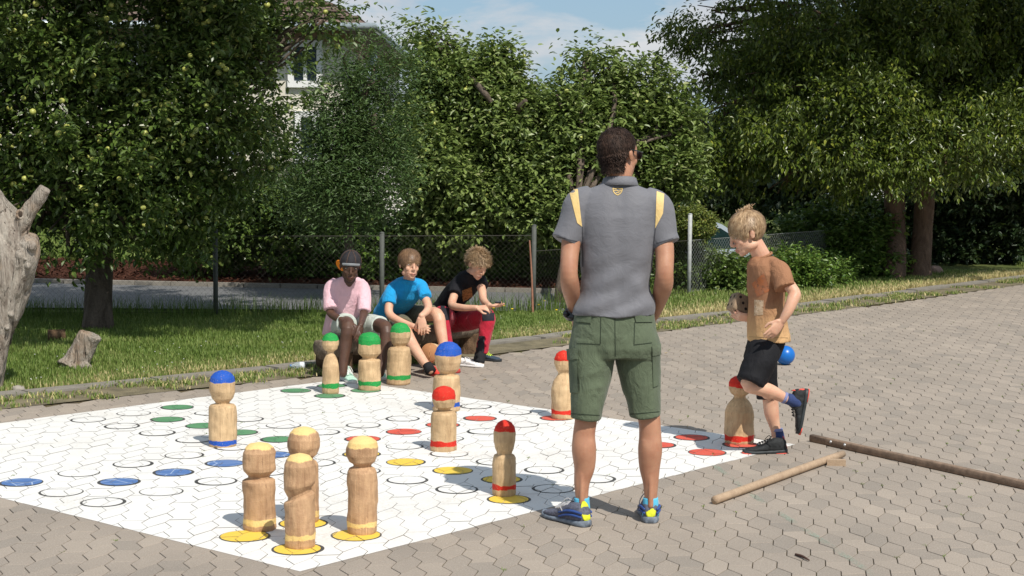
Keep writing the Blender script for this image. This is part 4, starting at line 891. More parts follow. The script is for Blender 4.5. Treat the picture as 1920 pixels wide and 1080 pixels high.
def hair(root, c, M, H, mat, mask, dirf, n=2200, L=0.05, w=0.004, lift=0.004, seed=3, cap=None, wav=0.0, shell=0.0, jit=0.2, ear=1.0):
    """strands growing from the scalp ellipsoids"""
    k = H / 0.23; r_ = np.random.default_rng(seed)
    q = r_.normal(size=(n * 4, 3)); q /= np.linalg.norm(q, axis=1)[:, None]
    cen = np.array((0, -.014, .028)); rad = np.array((.077, .094, .084)) + shell
    p = cen + q * rad; keep = mask(p, q); p = p[keep][:n]; q = q[keep][:n]; m_ = len(p)
    nn = q / rad; nn /= np.linalg.norm(nn, axis=1)[:, None]
    d = dirf(p, nn); d = d - nn * np.sum(d * nn, 1)[:, None]; d /= np.linalg.norm(d, axis=1)[:, None] + 1e-9
    j = r_.normal(0, jit, (m_, 3)); d = d + j - nn * np.sum(j * nn, 1)[:, None]; d /= np.linalg.norm(d, axis=1)[:, None]
    ln = L * r_.uniform(0.55, 1.2, m_); ln = ln * np.where((np.abs(p[:, 0]) > .045) & (p[:, 1] < .036) & (p[:, 1] > -.045) & (p[:, 2] < .07), ear, 1.0); li = lift * r_.uniform(0.2, 1.6, m_)
    V = []; S = 4
    side = np.cross(d, nn); ph = r_.uniform(0, 6.28, m_)
    for s_ in range(S + 1):
        u = s_ / S; x = p + d * (ln * u)[:, None]
        # follow the scalp then stand off it
        e = (x - cen) / rad; rr = np.linalg.norm(e, axis=1)[:, None]; x = cen + (e / rr) * rad + nn * (li * (0.3 + u * 2.0))[:, None] * 1.0
        x = x + nn * (wav * np.sin(u * 9 + ph))[:, None] + side * (wav * np.cos(u * 8 + ph))[:, None]
        ww = w * (1 - 0.75 * u); V.append(x - side * ww / 2); V.append(x + side * ww / 2)
    V = np.stack(V, 1).reshape(-1, 3); V = np.asarray(c) + (V * k) @ M.T
    F = np.array([[2 * s_, 2 * s_ + 1, 2 * s_ + 3, 2 * s_ + 2] for s_ in range(S)]); F = (F[None] + (np.arange(m_) * 2 * (S + 1))[:, None, None]).reshape(-1, 4)
    rn = np.repeat(r_.random(m_), S)
    # scalp layer underneath
    th_, ph_ = np.meshgrid(np.linspace(0, 2 * math.pi, 41), np.linspace(0.01, math.pi - .01, 31)); Q = np.stack([np.sin(ph_) * np.cos(th_), np.sin(ph_) * np.sin(th_), np.cos(ph_)], -1).reshape(-1, 3)
    PP = cen + Q * (rad + 0.002); mk = mask(PP, Q); PP = PP + 0.0025 * vnoise(PP, 120, seed)[:, None] * Q; W = np.asarray(c) + (PP * k) @ M.T
    F2 = []
    for i in range(30):
        for jj in range(40):
            f = (i * 41 + jj, i * 41 + jj + 1, (i + 1) * 41 + jj + 1, (i + 1) * 41 + jj)
            if all(mk[a] for a in f): F2.append(f)
    F2 = np.array(F2) + len(V); V = np.concatenate([V, W]); F = np.concatenate([F, F2]); rn = np.concatenate([rn, np.full(len(F2), 0.25)])
    return part('hair', (V, F), mat, root, smooth=True, attrs={'rnd': ('FACE', rn)})
def hairmat(name, c1, c2, c3):
    t = NT(name); r = t.attr('rnd'); n = t.noise(t.pos(), 45, 4)
    t.col(t.mix(0.4, t.ramp(r, [(0, c1), (0.55, c2), (1, c3)]), t.ramp(n, [(0.35, c1), (0.7, c3)]))); t.rough(0.42 if c3[0] > .2 else .65); t.spec(0.45 if c3[0] > .2 else .2); return t.m
def shoe(root, heel, fwd, up, L, mats, h=0.085, hi=0.0, name='shoe', laces=True):
    """heel: ground point under the back of the heel"""
    f = nrm(fwd); u = nrm(np.asarray(up) - f * (np.asarray(up) @ f)); s_ = np.cross(f, u); k = L / 0.30; hk = h / 0.085
    T = lambda x, y, z: np.asarray(heel) + f * x * k + s_ * y * k + u * z * k
    mu, ms, ml, mt = mats
    mb = MB(); rings = []
    for x, hw, zt in ((.004, .018, .060), (.012, .030, .078 * hk + hi), (.035, .037, .088 * hk + hi), (.065, .040, .090 * hk + hi), (.095, .040, .086 * hk + hi * .7), (.125, .039, .076 * hk + hi * .25), (.155, .042, .064), (.190, .047, .052), (.225, .048, .044), (.258, .043, .038), (.282, .030, .030), (.293, .014, .020)):
        z0 = .014; rings.append((T(x, 0, (zt + z0) / 2), s_ * hw * k, u * (zt - z0) / 2 * k))
    mb.loft(rings, 22, 0.72)
    V, F, N = remesh(mb, 0.005, 2)
    rel = (V - np.asarray(heel)) @ np.stack([f, s_, u], 1) / k
    V = V + N * (0.0025 * vnoise(V, 70, 4))[:, None]
    sh = part(name, (V, F), mu, root)
    sb = MB(); rings = []
    for x, hw, z1 in ((-.004, .016, .030), (.004, .030, .032), (.035, .040, .030), (.09, .039, .026), (.14, .040, .024), (.19, .050, .024), (.235, .050, .024), (.270, .042, .026), (.292, .028, .030), (.301, .012, .032)):
        rings.append((T(x, 0, z1 / 2), s_ * hw * k, u * z1 / 2 * k))
    sb.loft(rings, 22, 0.55); so_ = part('sole', sb.get(), ms, root); so_.parent = sh
    if laces:
        lb = MB()
        for i in range(5):
            x = .110 + i * .018; z = (.083 * hk + hi * .4) - i * .0065 - .2 * hi * i / 4; lb.tube([T(x, -.026, z - .010), T(x + .004, 0, z + .004), T(x + .010, .026, z - .010)], [.0028 * k] * 3, 6)
            lb.tube([T(x + .010, -.026, z - .012), T(x + .004, 0, z + .005), T(x, .026, z - .010)], [.0028 * k] * 3, 6)
        for y in (-1, 1): lb.tube([T(.108, 0, .090 * hk + hi * .5), T(.118, y * .022, .098 * hk + hi * .4), T(.140, y * .040, .070 * hk + hi * .2), T(.120, y * .046, .058)], [.0025 * k] * 4, 6)
        lo = part('laces', lb.get(), ml, root); lo.parent = sh
    if mt is not None:
        tb = MB(); tb.loft([(T(-.001, 0, .036), s_ * .014 * k, u * .004 * k), (T(.001, 0, .038), s_ * .020 * k, u * .012 * k), (T(.012, 0, .060), s_ * .026 * k, u * .022 * k), (T(.020, 0, .080 * hk + hi), s_ * .022 * k, u * .012 * k), (T(.026, 0, .094 * hk + hi), s_ * .012 * k, u * .006 * k)], 12); to = part('heel_tab', tb.get(), mt, root); to.parent = sh
    return sh

t = NT('eye_white'); t.col((0.55, 0.50, 0.46)); t.rough(0.25); M_EYE = t.m
t = NT('eye_iris'); t.col((0.03, 0.025, 0.02)); t.rough(0.2); M_IRIS = t.m
SK_MAN = skin('skin_tanned', (0.47, 0.245, 0.150), (0.38, 0.175, 0.105)); SK_FAIR = skin('skin_fair', (0.66, 0.40, 0.27), (0.58, 0.30, 0.20)); SK_DARK = skin('skin_dark', (0.105, 0.052, 0.032), (0.07, 0.035, 0.024))
def blotch(name, c, c2, sc=40):
    t = NT(name); v = t.pos(); n = t.noise(v, sc, 5, .6); t.col(t.ramp(n, [(.35, c), (.65, c2)])); t.rough(.85)
    t.l.new(t.ramp(t.noise(v, sc * .7, 4, .6, .5), [(.30, (0, 0, 0)), (.44, (.95, .95, .95))]), t.b.inputs['Alpha']); return t.m
LIP_F = plain('lips_rose', (0.44, 0.19, 0.14), 0.5); LIP_D = plain('lips_dark', (0.15, 0.06, 0.045), 0.4)
BR_BL = plain('brow_blond', (0.30, 0.19, 0.10), 0.7); BR_BK = plain('brow_dark', (0.02, 0.014, 0.01), 0.7)

# ============ the standing man
By = 7.55; base = (G(1146, 983)[0], 7.52, 0)
s_ = PM(By)
mb = MB(); HC = P(1160, 288, 7.56); HM = rotm(-42, -4, -3)
head(mb, HC, HM, 0.238)
mb.tube([P(1163, 300, 7.56), P(1162, 330, 7.54), P(1159, 350, 7.56)], [.054, .055, .056], seg=18)
mb.loft([(P(1158, 366, By), (.10, 0, 0), (0, .05, 0)), (P(1158, 382, By), (.15, 0, 0), (0, .07, 0)), (P(1158, 420, By), (.17, 0, 0), (0, .10, 0)), (P(1157, 500, By), (.145, 0, 0), (0, .10, 0)), (P(1155, 560, By), (.145, 0, 0), (0, .10, 0)), (P(1152, 640, By), (.16, 0, 0), (0, .10, 0)), (P(1152, 668, By), (.15, 0, 0), (0, .08, 0))], 24)
# arms, hands sunk in the front pockets
mb.tube([P(1092, 385, 7.55), P(1076, 430, 7.53), P(1069, 470, 7.50), P(1067, 510, 7.47), P(1069, 535, 7.50), P(1075, 565, 7.58), P(1080, 592, 7.64)], [.055, .047, .042, .039, .042, .035, .027], seg=18)
mb.tube([P(1226, 388, 7.55), P(1240, 430, 7.53), P(1246, 470, 7.50), P(1246, 510, 7.47), P(1244, 535, 7.50), P(1236, 562, 7.58), P(1226, 590, 7.64)], [.055, .047, .043, .040, .043, .036, .027], seg=18)
mb.ell(P(1063, 505, 7.462), (.018, .018, .022)); mb.ell(P(1251, 510, 7.462), (.018, .018, .022))
hand(mb, P(1078, 592, 7.64), (0.10, 0.18, -1), (1, 0.2, 0), 0.18, 0.25, 1); hand(mb, P(1226, 590, 7.64), (-0.12, 0.18, -1), (-1, 0.2, 0), 0.18, 0.25, -1)
for kx, cx, ax_, sx in ((1098, 1095, 1091, -1), (1218, 1219, 1220, 1)):
    yo = 7.50 if sx < 0 else 7.56
    mb.tube([P(1152 + sx * 40, 655, 7.55), P(1155 + sx * 50, 725, yo + .02), P(kx - sx * 1, 785, yo), P(cx, 815, yo), P(cx, 843, yo), P(cx - sx * 1, 875, yo + .01), P(ax_, 905, yo + .01), P(ax_, 935, yo + .01), P(ax_, 955, yo + .02)], [.080, .060, .0510, .0505, .0555, .048, .036, .029, .031], seg=20)
    mb.ell(P(cx + sx * 5, 838, yo - .012), (.036, .040, .07)); mb.ell(P(cx - sx * 6, 834, yo - .012), (.034, .040, .065))
    mb.tube([P(ax_, 880, yo - .02), P(ax_, 910, yo - .022), P(ax_, 948, yo - .02)], [.014, .011, .014], seg=10)
man, V, F = bodyfin(mb, 'person', SK_MAN, base, 'tall man seen from behind in grey polo shirt and olive cargo shorts', 0.005)
# shirt
mb = MB(); X = lambda px: px / PM(By)
rg = []
for py, cx, hw, dp in ((341, 1160, 29, .064), (348, 1160, 38, .070), (354, 1159, 54, .074), (366, 1159, 77, .085), (382, 1159, 82, .10), (405, 1158, 78, .115), (440, 1158, 73, .122), (475, 1157, 69, .120), (510, 1155, 66, .116), (545, 1153, 67, .118), (575, 1152, 74, .132), (591, 1151, 78, .138)):
    rg.append((P(cx, py, By), (X(hw), 0, 0), (0, dp, 0)))
mb.loft(rg, 36, 0.92)
mb.tube([P(1112, 372, By), P(1088, 384, 7.55), P(1078, 412, 7.54), P(1068, 437, 7.53), P(1059, 454, 7.52)], [.062, .074, .070, .067, .066], seg=22, round_end=False)
mb.tube([P(1206, 374, By), P(1230, 388, 7.55), P(1238, 415, 7.54), P(1243, 443, 7.53), P(1250, 459, 7.52)], [.062, .074, .070, .066, .065], seg=22, round_end=False)
GREYC = cloth('grey_polo_cloth', (0.160, 0.160, 0.175), 0.06, 0.62, 0.22, (5, 5, 6))
def zf(V):
    z = V[:, 2]; zt = P(0, 400, By)[2]; zb = P(0, 590, By)[2]; u = np.clip((zt - z) / (zt - zb), 0, 1); return 0.25 + 1.6 * u ** 1.6
def manfold(V, N):
    z = V[:, 2]; x = V[:, 0]; zb = P(0, 590, By)[2]; u = np.clip((z - zb) / .36, 0, 1)
    w = np.clip(1 - u, 0, 1) ** 1.2
    q = (x - .47); wave = np.sin((z * 30 + np.abs(q) * 16 + 2.5 * vnoise(V, 5, 3))) * .5 + np.sin(z * 55 - q * 26 + 3 * vnoise(V, 4, 8)) * .3
    sp = np.exp(-((q) / .035) ** 2) * .006 * np.clip(u, 0, 1)   # spine hollow
    return V + N * (wave * .018 * w - sp * (N[:, 1] < 0))[:, None]
shirt, SV, SF = garment(mb, 'shirt', GREYC, man, 0.006, 3, 0.006, (1.5, 1, 0.7), 4.5, 3, zf, manfold)
SB = bvh_of(SV, SF)
YEL = cloth('gold_panel_cloth', (0.74, 0.53, 0.22), 0.06, 0.5, 0.3)
part('shoulder_panel', drape(SB, [(1066, 351), (1083, 349), (1091, 425), (1082, 418)], 6, 12, 0.0025), YEL, man)
part('shoulder_panel', drape(SB, [(1231, 359), (1245, 364), (1243, 400), (1229, 428)], 6, 12, 0.0025), YEL, man)
SEAM = plain('seam_thread', (0.075, 0.075, 0.085), 0.8)
for a, b in (((1043, 443), (1082, 452)), ((1230, 456), (1262, 446))): part('hem_seam', drape(SB, [a, b, (b[0], b[1] + 1.6), (a[0], a[1] + 1.6)], 12, 1, 0.0015), SEAM, man)
part('side_seam', drape(SB, [(1091, 425), (1093, 425), (1094, 500), (1092, 500)], 1, 14, 0.0015), SEAM, man); part('side_seam', drape(SB, [(1228, 428), (1230, 428), (1222, 500), (1220, 500)], 1, 14, 0.0015), SEAM, man)
# emblem: shield outline with a small wave in it
EMB = plain('emblem_print', (0.60, 0.42, 0.14), 0.5); ev = MB()
def stroke(pts, w=1.7):
    pts = [np.array(p, float) for p in pts]
    for a, b in zip(pts[:-1], pts[1:]):
        n_ = nrm([-(b - a)[1], (b - a)[0]]) * w / 2; V_, F_ = drape(SB, [a - n_, b - n_, b + n_, a + n_], 2, 1, 0.0022); ev.add(V_, F_)
stroke([(1149, 353), (1153, 354.5), (1158, 353), (1163, 354.5), (1167, 353), (1166, 359), (1163, 363), (1158, 366), (1153, 363), (1150, 359), (1149, 353)]); stroke([(1151, 358), (1155, 356.5), (1160, 359), (1165, 357.5)], 1.6); stroke([(1155, 362), (1158, 361), (1161, 362)], 1.3)
part('emblem', ev.get(), EMB, man)
# collar
mb = MB(); c0 = P(1162, 345, By)
n = 30; a = np.linspace(0, 2 * math.pi, n, endpoint=False); V = []
for r_x, r_y, z in ((.066, .062, .030), (.074, .070, .026), (.080, .075, .008), (.086, .082, -.010), (.082, .078, -.012), (.070, .066, .006)):
    V.append(np.stack([c0[0] + np.cos(a) * r_x, c0[1] + np.sin(a) * r_y, c0[2] + z + 0.008 * np.sin(a * 1) * -1 + 0 * a], 1))
V = np.concatenate(V); F = [(i * n + j, i * n + (j + 1) % n, ((i + 1) % 6) * n + (j + 1) % n, ((i + 1) % 6) * n + j) for i in range(6) for j in range(n)]
part('collar', (V, F), GREYC, man)
# shorts
OLIVE = cloth('olive_cargo_cloth', (0.105, 0.132, 0.082), 0.12, 0.85, 0.45, (10, 10, 5)); mb = MB(); rg = []
for py, cx, hw, dp in ((580, 1151, 74, .118), (600, 1151, 77, .125), (625, 1152, 81, .135), (650, 1153, 86, .135), (668, 1153, 84, .12)): rg.append((P(cx, py, By), (X(hw), 0, 0), (0, dp, 0)))
mb.loft(rg, 36, 0.9)
mb.tube([P(1112, 640, 7.54), P(1108, 680, 7.53), P(1105, 720, 7.52), P(1100, 760, 7.50), P(1098, 783, 7.50)], [(.100, .11), (.101, .105), (.088, .098), (.073, .085), (.067, .080)], seg=26, ref=(1, 0, 0), round_end=False)
mb.tube([P(1194, 640, 7.56), P(1197, 680, 7.57), P(1202, 720, 7.57), P(1207, 755, 7.56), P(1209, 780, 7.56)], [(.100, .11), (.098, .105), (.086, .098), (.074, .085), (.068, .080)], seg=26, ref=(1, 0, 0), round_end=False)
shorts, OV, OF = garment(mb, 'shorts', OLIVE, man, 0.0065, 2, 0.0075, (1, 1, 0.9), 9, 13)
OB = bvh_of(OV, OF); OL2 = cloth('olive_pocket_cloth', (0.092, 0.118, 0.073), 0.1, 0.85, 0.3); OLS = plain('olive_seam', (0.03, 0.042, 0.026), 0.9)
for box_ in ([(1065, 662), (1084, 660), (1086, 736), (1069, 737)], [(1222, 655), (1236, 652), (1234, 722), (1224, 726)]):
    V, F = drape(OB, box_, 5, 9, 0.010 if box_[0][0] < 1150 else 0.004); part('cargo_pocket', (V, F), OL2, man)
for box_ in ([(1063, 655), (1087, 653), (1087, 673), (1064, 676)], [(1221, 648), (1237, 645), (1237, 664), (1222, 667)]):
    part('pocket_flap', drape(OB, box_, 5, 4, 0.014 if box_[0][0] < 1150 else 0.007), OLIVE, man)
for box_ in ([(1083, 594), (1110, 592), (1110, 606), (1082, 603)], [(1189, 591), (1222, 593), (1222, 604), (1192, 604)]): part('pocket_flap', drape(OB, box_, 6, 3, 0.006), OL2, man)
for a, b in (((1126, 592), (1125, 645)), ((1189, 604), (1188, 645)), ((1152, 588), (1153, 668))): part('seam', drape(OB, [a, (a[0] + 1.5, a[1]), (b[0] + 1.5, b[1]), b], 1, 12, 0.002), OLS, man)
for a, b in (((1071, 775), (1124, 778)), ((1182, 776), (1236, 771)), ((1082, 643), (1126, 645)), ((1188, 646), (1222, 642))): part('seam', drape(OB, [a, b, (b[0], b[1] + 1.3), (a[0], a[1] + 1.3)], 12, 1, 0.002), OLS, man)
# hair, glasses, watch, socks, shoes
HB = hairmat('hair_dark_brown', (0.012, 0.007, 0.005), (0.035, 0.020, 0.014), (0.085, 0.050, 0.035))
def mk_man(p, q):
    x, y, z = p[:, 0], p[:, 1], p[:, 2]
    return ((z > 0.045) & (y < 0.075)) | ((y < 0.02) & (z > -0.012 - 0.9 * (y * -1 > 0.02) * np.minimum(0.05, (-y - 0.02) * 1.5)) & (q[:, 2] > -0.85))
hair(man, HC, HM, 0.238, HB, mk_man, lambda p, n_: np.stack([p[:, 0] * 2, p[:, 1] * 1.0 + 0.03 * (p[:, 2] > .08), -0.10 + 0 * p[:, 2]], 1), 5200, 0.018, 0.0030, 0.0022, 5, jit=.14)
k = 0.238 / .23; Tm = lambda p: HC + HM @ (np.array(p) * k)
r_ = np.random.default_rng(12); n_ = 2600; aa = r_.uniform(-1.25, 1.25, n_) ; zz = r_.uniform(-.088, -.010, n_) + .012 * np.abs(aa); rr = np.interp(zz, [-.088, -.05, -.01], [.0575, .062, .078]) + .001
pb = np.stack([np.sin(aa) * rr * .98, -.012 - np.cos(aa) * rr * 1.06, zz], 1); nn_ = np.stack([np.sin(aa), -np.cos(aa), 0 * aa], 1); pe = pb + nn_ * .006 + np.stack([r_.normal(0, .005, n_), 0 * aa, -r_.uniform(.008, .018, n_)], 1); sd_ = np.stack([np.cos(aa), np.sin(aa), 0 * aa], 1) * .0028
V = np.stack([pb - sd_, pb + sd_, pe + sd_ * .3, pe - sd_ * .3], 1).reshape(-1, 3); V = HC + (V * k) @ HM.T
part('nape_hair', (V, np.arange(4 * n_).reshape(-1, 4)), HB, man, attrs={'rnd': ('FACE', r_.random(n_))}, kind='stuff')
BLK = plain('black_plastic', (0.012, 0.012, 0.014), 0.25, 0.05, spec=0.6); t = NT('dark_lens'); t.col((0.01, 0.012, 0.02)); t.rough(0.08); t.spec(0.8)
mb = MB()
for q in (-1, 1): mb.tube([Tm((q * .079, -.012, .012)), Tm((q * .077, .04, .010)), Tm((q * .062, .088, .008))], [.0026] * 3, 8)
mb.tube([Tm((-.062, .090, .010)), Tm((0, .106, .012)), Tm((.062, .090, .010))], [.0028] * 3, 8)
gl = part('sunglasses', mb.get(), BLK, man)
for q in (-1, 1):
    mb = MB(); mb.ell(Tm((q * .034, .099, -.004)), (.027, .004, .018), HM @ rotm(-q * 16)); part('lens', mb.get(), t.m, man)
mb = MB(); w0 = P(1073, 588, 7.60); wd = nrm(P(1078, 592, 7.64) - P(1072, 565, 7.58))
mb.tube([w0 - wd * .012, w0 + wd * .012], [.037, .037], 18, round_end=False); mb.ell(w0 + np.array([-.03, -.02, 0]), (.014, .014, .018)); part('wristwatch', mb.get(), BLK, man)
CY = cloth('cyan_sock_knit', (0.10, 0.46, 0.66), 0.1, 0.9, 0.3)
for ax_, yo in ((1091, 7.51), (1220, 7.57)):
    mb = MB(); mb.tube([P(ax_, 933, yo), P(ax_, 945, yo), P(ax_, 965, yo + .01)], [.034, .036, .040], 20, round_end=False); part('sock', mb.get(), CY, man)
SHM = (plain('shoe_slate_mesh', (0.10, 0.105, 0.14), 0.7, 0.35, 90, 0.4, 300), plain('shoe_grey_sole', (0.16, 0.19, 0.23), 0.6, 0.4, 40), plain('shoe_lace_grey', (0.35, 0.35, 0.36), 0.7), plain('shoe_neon_heel', (0.62, 0.66, 0.03), 0.5, 0.2, 60))
SBL = plain('shoe_blue_overlay', (0.03, 0.07, 0.24), 0.5)
for (hx, hy, fw) in ((1101, 989, (-0.60, 0.78, 0)), (1220, 982, (0.02, 1, 0))):
    h0 = G(hx, hy); shu = shoe(man, h0, fw, (0, 0, 1), 0.305, SHM, h=0.098)
    f = nrm(fw); sd = np.cross(f, (0, 0, 1)); 
    for q in (-1, 1):
        for dz, zz in ((0, .052), (.016, .070)):
            mb = MB(); T_ = lambda x, y, z: h0 + f * x + sd * y * q + np.array([0, 0, z])
            mb.tube([T_(.010, .030, zz - .005), T_(.05, .0425, zz), T_(.10, .0435, zz - .006), T_(.15, .044, zz - .022)], [.0055, .0065, .006, .004], 8); o = part('overlay', mb.get(), SBL, man); o.parent = shu

# ============ the running boy
By = 9.35; base = (G(1438, 850)[0], 9.35, 0); FW = np.array([-1.0, -0.05, 0])
mb = MB(); HC = P(1400, 436, 9.33); HM = rotm(98, -24, 3); HHt = 0.238
head(mb, HC, HM, HHt)
mb.tube([P(1410, 448, 9.34), P(1420, 465, 9.34), P(1428, 482, 9.35), P(1432, 500, 9.35)], [.047, .048, .052, .055], 16)
mb.loft([(P(1434, 492, By), (.05, 0, 0), (0, .09, 0)), (P(1438, 510, By), (.075, 0, 0), (0, .12, 0)), (P(1436, 560, By), (.08, 0, 0), (0, .11, 0)), (P(1440, 620, By), (.085, 0, 0), (0, .115, 0)), (P(1432, 660, By), (.075, 0, 0), (0, .10, 0))], 20)
wN = P(1467, 601, 9.10)
mb.tube([P(1458, 508, 9.24), P(1476, 530, 9.18), P(1490, 550, 9.14), P(1487, 560, 9.12), P(1478, 582, 9.10), wN], [.040, .035, .033, .034, .029, .021], 16)
hand(mb, wN, (P(1440, 634, 9.08) - wN), (-0.3, 1, 0.1), 0.155, 0.22, -1, curls=(.12, .22, .30, .36))
wF = P(1414, 597, 9.40)
mb.tube([P(1424, 510, 9.46), P(1436, 560, 9.52), P(1438, 590, 9.53), wF], [.040, .033, .032, .022], 14)
hand(mb, wF, (-1, -0.05, 0.12), (0.05, 0.75, .66), 0.16, 0.42, 1, curls=(.30, .34, .40, .46))
kN = P(1404, 719, 9.17)
mb.tube([P(1430, 660, 9.28), P(1418, 692, 9.2), kN, P(1420, 726, 9.17), P(1445, 734, 9.19), P(1468, 745, 9.22), P(1484, 751, 9.23)], [.075, .062, .046, .043, .040, .030, .027], 18)
mb.ell(P(1442, 738, 9.19), (.045, .036, .035))
mb.tube([P(1432, 665, 9.42), P(1438, 705, 9.45), P(1444, 745, 9.46), P(1447, 775, 9.46), P(1453, 800, 9.46), P(1458, 825, 9.46)], [.075, .055, .045, .042, .030, .027], 18)
boy, V, F = bodyfin(mb, 'person', SK_FAIR, base, 'blond boy running to the left in a brown shirt, one foot kicked up behind him', 0.0042)
face_parts(boy, HC, HM, HHt, LIP_F, BR_BL, 0.55)
# shirt with a colour that fades from brown to sand
t = NT('brown_sand_dyed_cloth'); v = t.pos(); sep = t.new('ShaderNodeSeparateXYZ'); t.l.new(v, sep.inputs[0]); n = t.noise(v, 14, 4)
z0 = P(0, 640, By)[2]; z1 = P(0, 545, By)[2]
u_ = t.math('ADD', t.math('DIVIDE', t.math('SUBTRACT', sep.outputs[2], z0), float(z1 - z0)), t.math('MULTIPLY', t.math('SUBTRACT', n, 0.5), 0.5))
t.col(t.ramp(u_, [(0.0, (0.66, 0.42, 0.20)), (0.45, (0.50, 0.30, 0.15)), (1.0, (0.31, 0.155, 0.085))])); t.rough(0.9); t.spec(0.15)
f1 = t.noise(t.pos((9, 9, 5)), 2.2, 5, 0.6, 1.2); t.bump(f1, 0.5, 0.03); SANDC = t.m
mb = MB(); X = lambda px: px / PM(By); rg = []
for py, cx, hw, dp in ((481, 1430, 19, .06), (486, 1433, 27, .10), (496, 1434, 33, .135), (512, 1436, 35, .15), (535, 1436, 34.5, .14), (565, 1437, 34, .135), (600, 1439, 36.5, .14), (625, 1441, 38.5, .145), (638, 1442, 39.5, .148)): rg.append((P(cx, py, By), (X(hw), 0, 0), (0, dp, 0)))
mb.loft(rg, 30, 0.95)
mb.tube([P(1446, 500, 9.28), P(1459, 505, 9.23), P(1467, 520, 9.19), P(1473, 540, 9.16)], [.045, .052, .056, .060], 22, round_end=False)
mb.tube([P(1428, 502, 9.42), P(1428, 520, 9.48), P(1432, 545, 9.52)], [.055, .058, .056], 20, round_end=False)
sh_, SV, SF = garment(mb, 'shirt', SANDC, boy, 0.006, 2, 0.0065, (1, 1, 0.75), 10, 21)
SB = bvh_of(SV, SF)
part('chest_print', drape(SB, [(1410, 532), (1432, 512), (1444, 545), (1420, 557)], 8, 8, 0.002), blotch('orange_print', (0.42, 0.13, 0.04), (0.28, 0.12, 0.065)), boy)
part('chest_print', drape(SB, [(1415, 562), (1432, 563), (1431, 590), (1414, 592)], 8, 8, 0.002), blotch('pale_print', (0.60, 0.46, 0.32), (0.42, 0.27, 0.15), 55), boy)
part('hem_seam', drape(SB, [(1404, 631), (1480, 633), (1480, 634), (1404, 632)], 16, 1, 0.0015), plain('hem_thread', (0.36, 0.22, 0.10), 0.9), boy)
mb = MB(); nk = P(1429, 479, By); a = np.linspace(0, 2 * math.pi, 17); mb.tube([nk + np.array([math.cos(q) * .050 + .002, math.sin(q) * .062, math.sin(q + 1.4) * 0.008 + math.cos(q) * .012 - .004]) for q in a], [.007] * 17, 8, 2, round_end=False); part('neck_band', mb.get(), SANDC, boy)
BLKC = cloth('black_shorts_cloth', (0.010, 0.010, 0.012), 0.2, 0.75, 0.4); mb = MB(); rg = []
for py, cx, hw, dp in ((633, 1439, 34, .125), (650, 1434, 35, .13), (672, 1428, 33, .135)): rg.append((P(cx, py, By), (X(hw), 0, 0), (0, dp, 0)))
mb.loft(rg, 28, 0.95)
mb.tube([P(1432, 655, 9.27), P(1426, 675, 9.22), P(1415, 698, 9.19), P(1406, 719, 9.17)], [.092, .092, .088, .082], 24, round_end=False)
mb.tube([P(1430, 660, 9.42), P(1435, 700, 9.45), P(1437, 730, 9.46), P(1438, 748, 9.46)], [.088, .072, .062, .058], 24, round_end=False)
garment(mb, 'shorts', BLKC, boy, 0.006, 2, 0.007, (1, 1, 1), 11, 31)
BLN = hairmat('hair_blond', (0.17, 0.09, 0.04), (0.40, 0.25, 0.125), (0.74, 0.54, 0.33))
def mk_kid(lo=-0.035, front=0.03, side=-0.004):
    def f(p, q):
        x, y, z = p[:, 0], p[:, 1], p[:, 2]; hl = np.where(y > 0.045, front, np.where(y > 0.008, side + 0.01, np.where(y > -0.032, 0.030, lo)))
        return (z > hl) & (q[:, 2] > -0.8)
    return f
crown = np.array((0.0, -0.055, 0.105))
def flow(p, n_): d = p - crown; d[:, 2] -= 0.02; return d
hair(boy, HC, HM, HHt, BLN, mk_kid(-0.056, 0.026, -0.020), flow, 9000, 0.085, 0.0028, 0.0030, 7, shell=.006, jit=.10, ear=.35)
mb = MB(); kk = HHt / .23; Tm = lambda p: HC + HM @ (np.array(p) * kk); r_ = np.random.default_rng(4)
for i in range(60):
    b = np.array([r_.normal(0, .014), -.035 + r_.normal(0, .016), .106]); e = b + np.array([r_.normal(0, .020), r_.normal(0, .020) - .014, .014 + r_.random() * .016]); mb.tube([Tm(b), Tm((b + e) / 2 + [.003, 0, .004]), Tm(e)], [.0026, .0020, .0007], 5, 2, round_end=False)
V_, F_ = mb.get(); part('hair_tuft', (V_, F_), BLN, boy, attrs={'rnd': ('FACE', np.repeat(r_.random(60) * .6 + .35, len(F_) // 60))})
NAVY = cloth('navy_sock_knit', (0.035, 0.055, 0.15), 0.1, 0.9, 0.3); LIL = cloth('lilac_sock_band', (0.22, 0.24, 0.42), 0.1, 0.9, 0.3)
mb = MB(); mb.tube([P(1457, 806, 9.46), P(1460, 818, 9.46), P(1461, 834, 9.46)], [.031, .033, .036], 18, round_end=False); part('sock', mb.get(), NAVY, boy)
mb = MB(); mb.tube([P(1457, 803, 9.46), P(1457, 808, 9.46)], [.0325, .0335], 18, round_end=False); part('sock_band', mb.get(), LIL, boy)
mb = MB(); mb.tube([P(1474, 747, 9.22), P(1484, 750, 9.23), P(1498, 756, 9.24)], [.031, .034, .036], 18, round_end=False); part('sock', mb.get(), NAVY, boy)
mb = MB(); mb.tube([P(1469, 745, 9.22), P(1474, 747, 9.22)], [.0335, .033], 18, round_end=False); part('sock_band', mb.get(), LIL, boy)
BSH = (plain('shoe_black_knit', (0.022, 0.024, 0.025), 0.75, 0.3, 80, 0.4, 300), plain('shoe_black_sole', (0.035, 0.04, 0.042), 0.5, 0.3, 30), plain('shoe_black_lace', (0.02, 0.02, 0.02), 0.8), plain('shoe_coral_heel', (0.70, 0.10, 0.07), 0.6))
h0 = G(1478, 853); h0[1] += .06; h0[2] = 0; s1 = shoe(boy, h0, (-1, -0.12, 0), (0, 0, 1), 0.252, BSH, h=0.10)
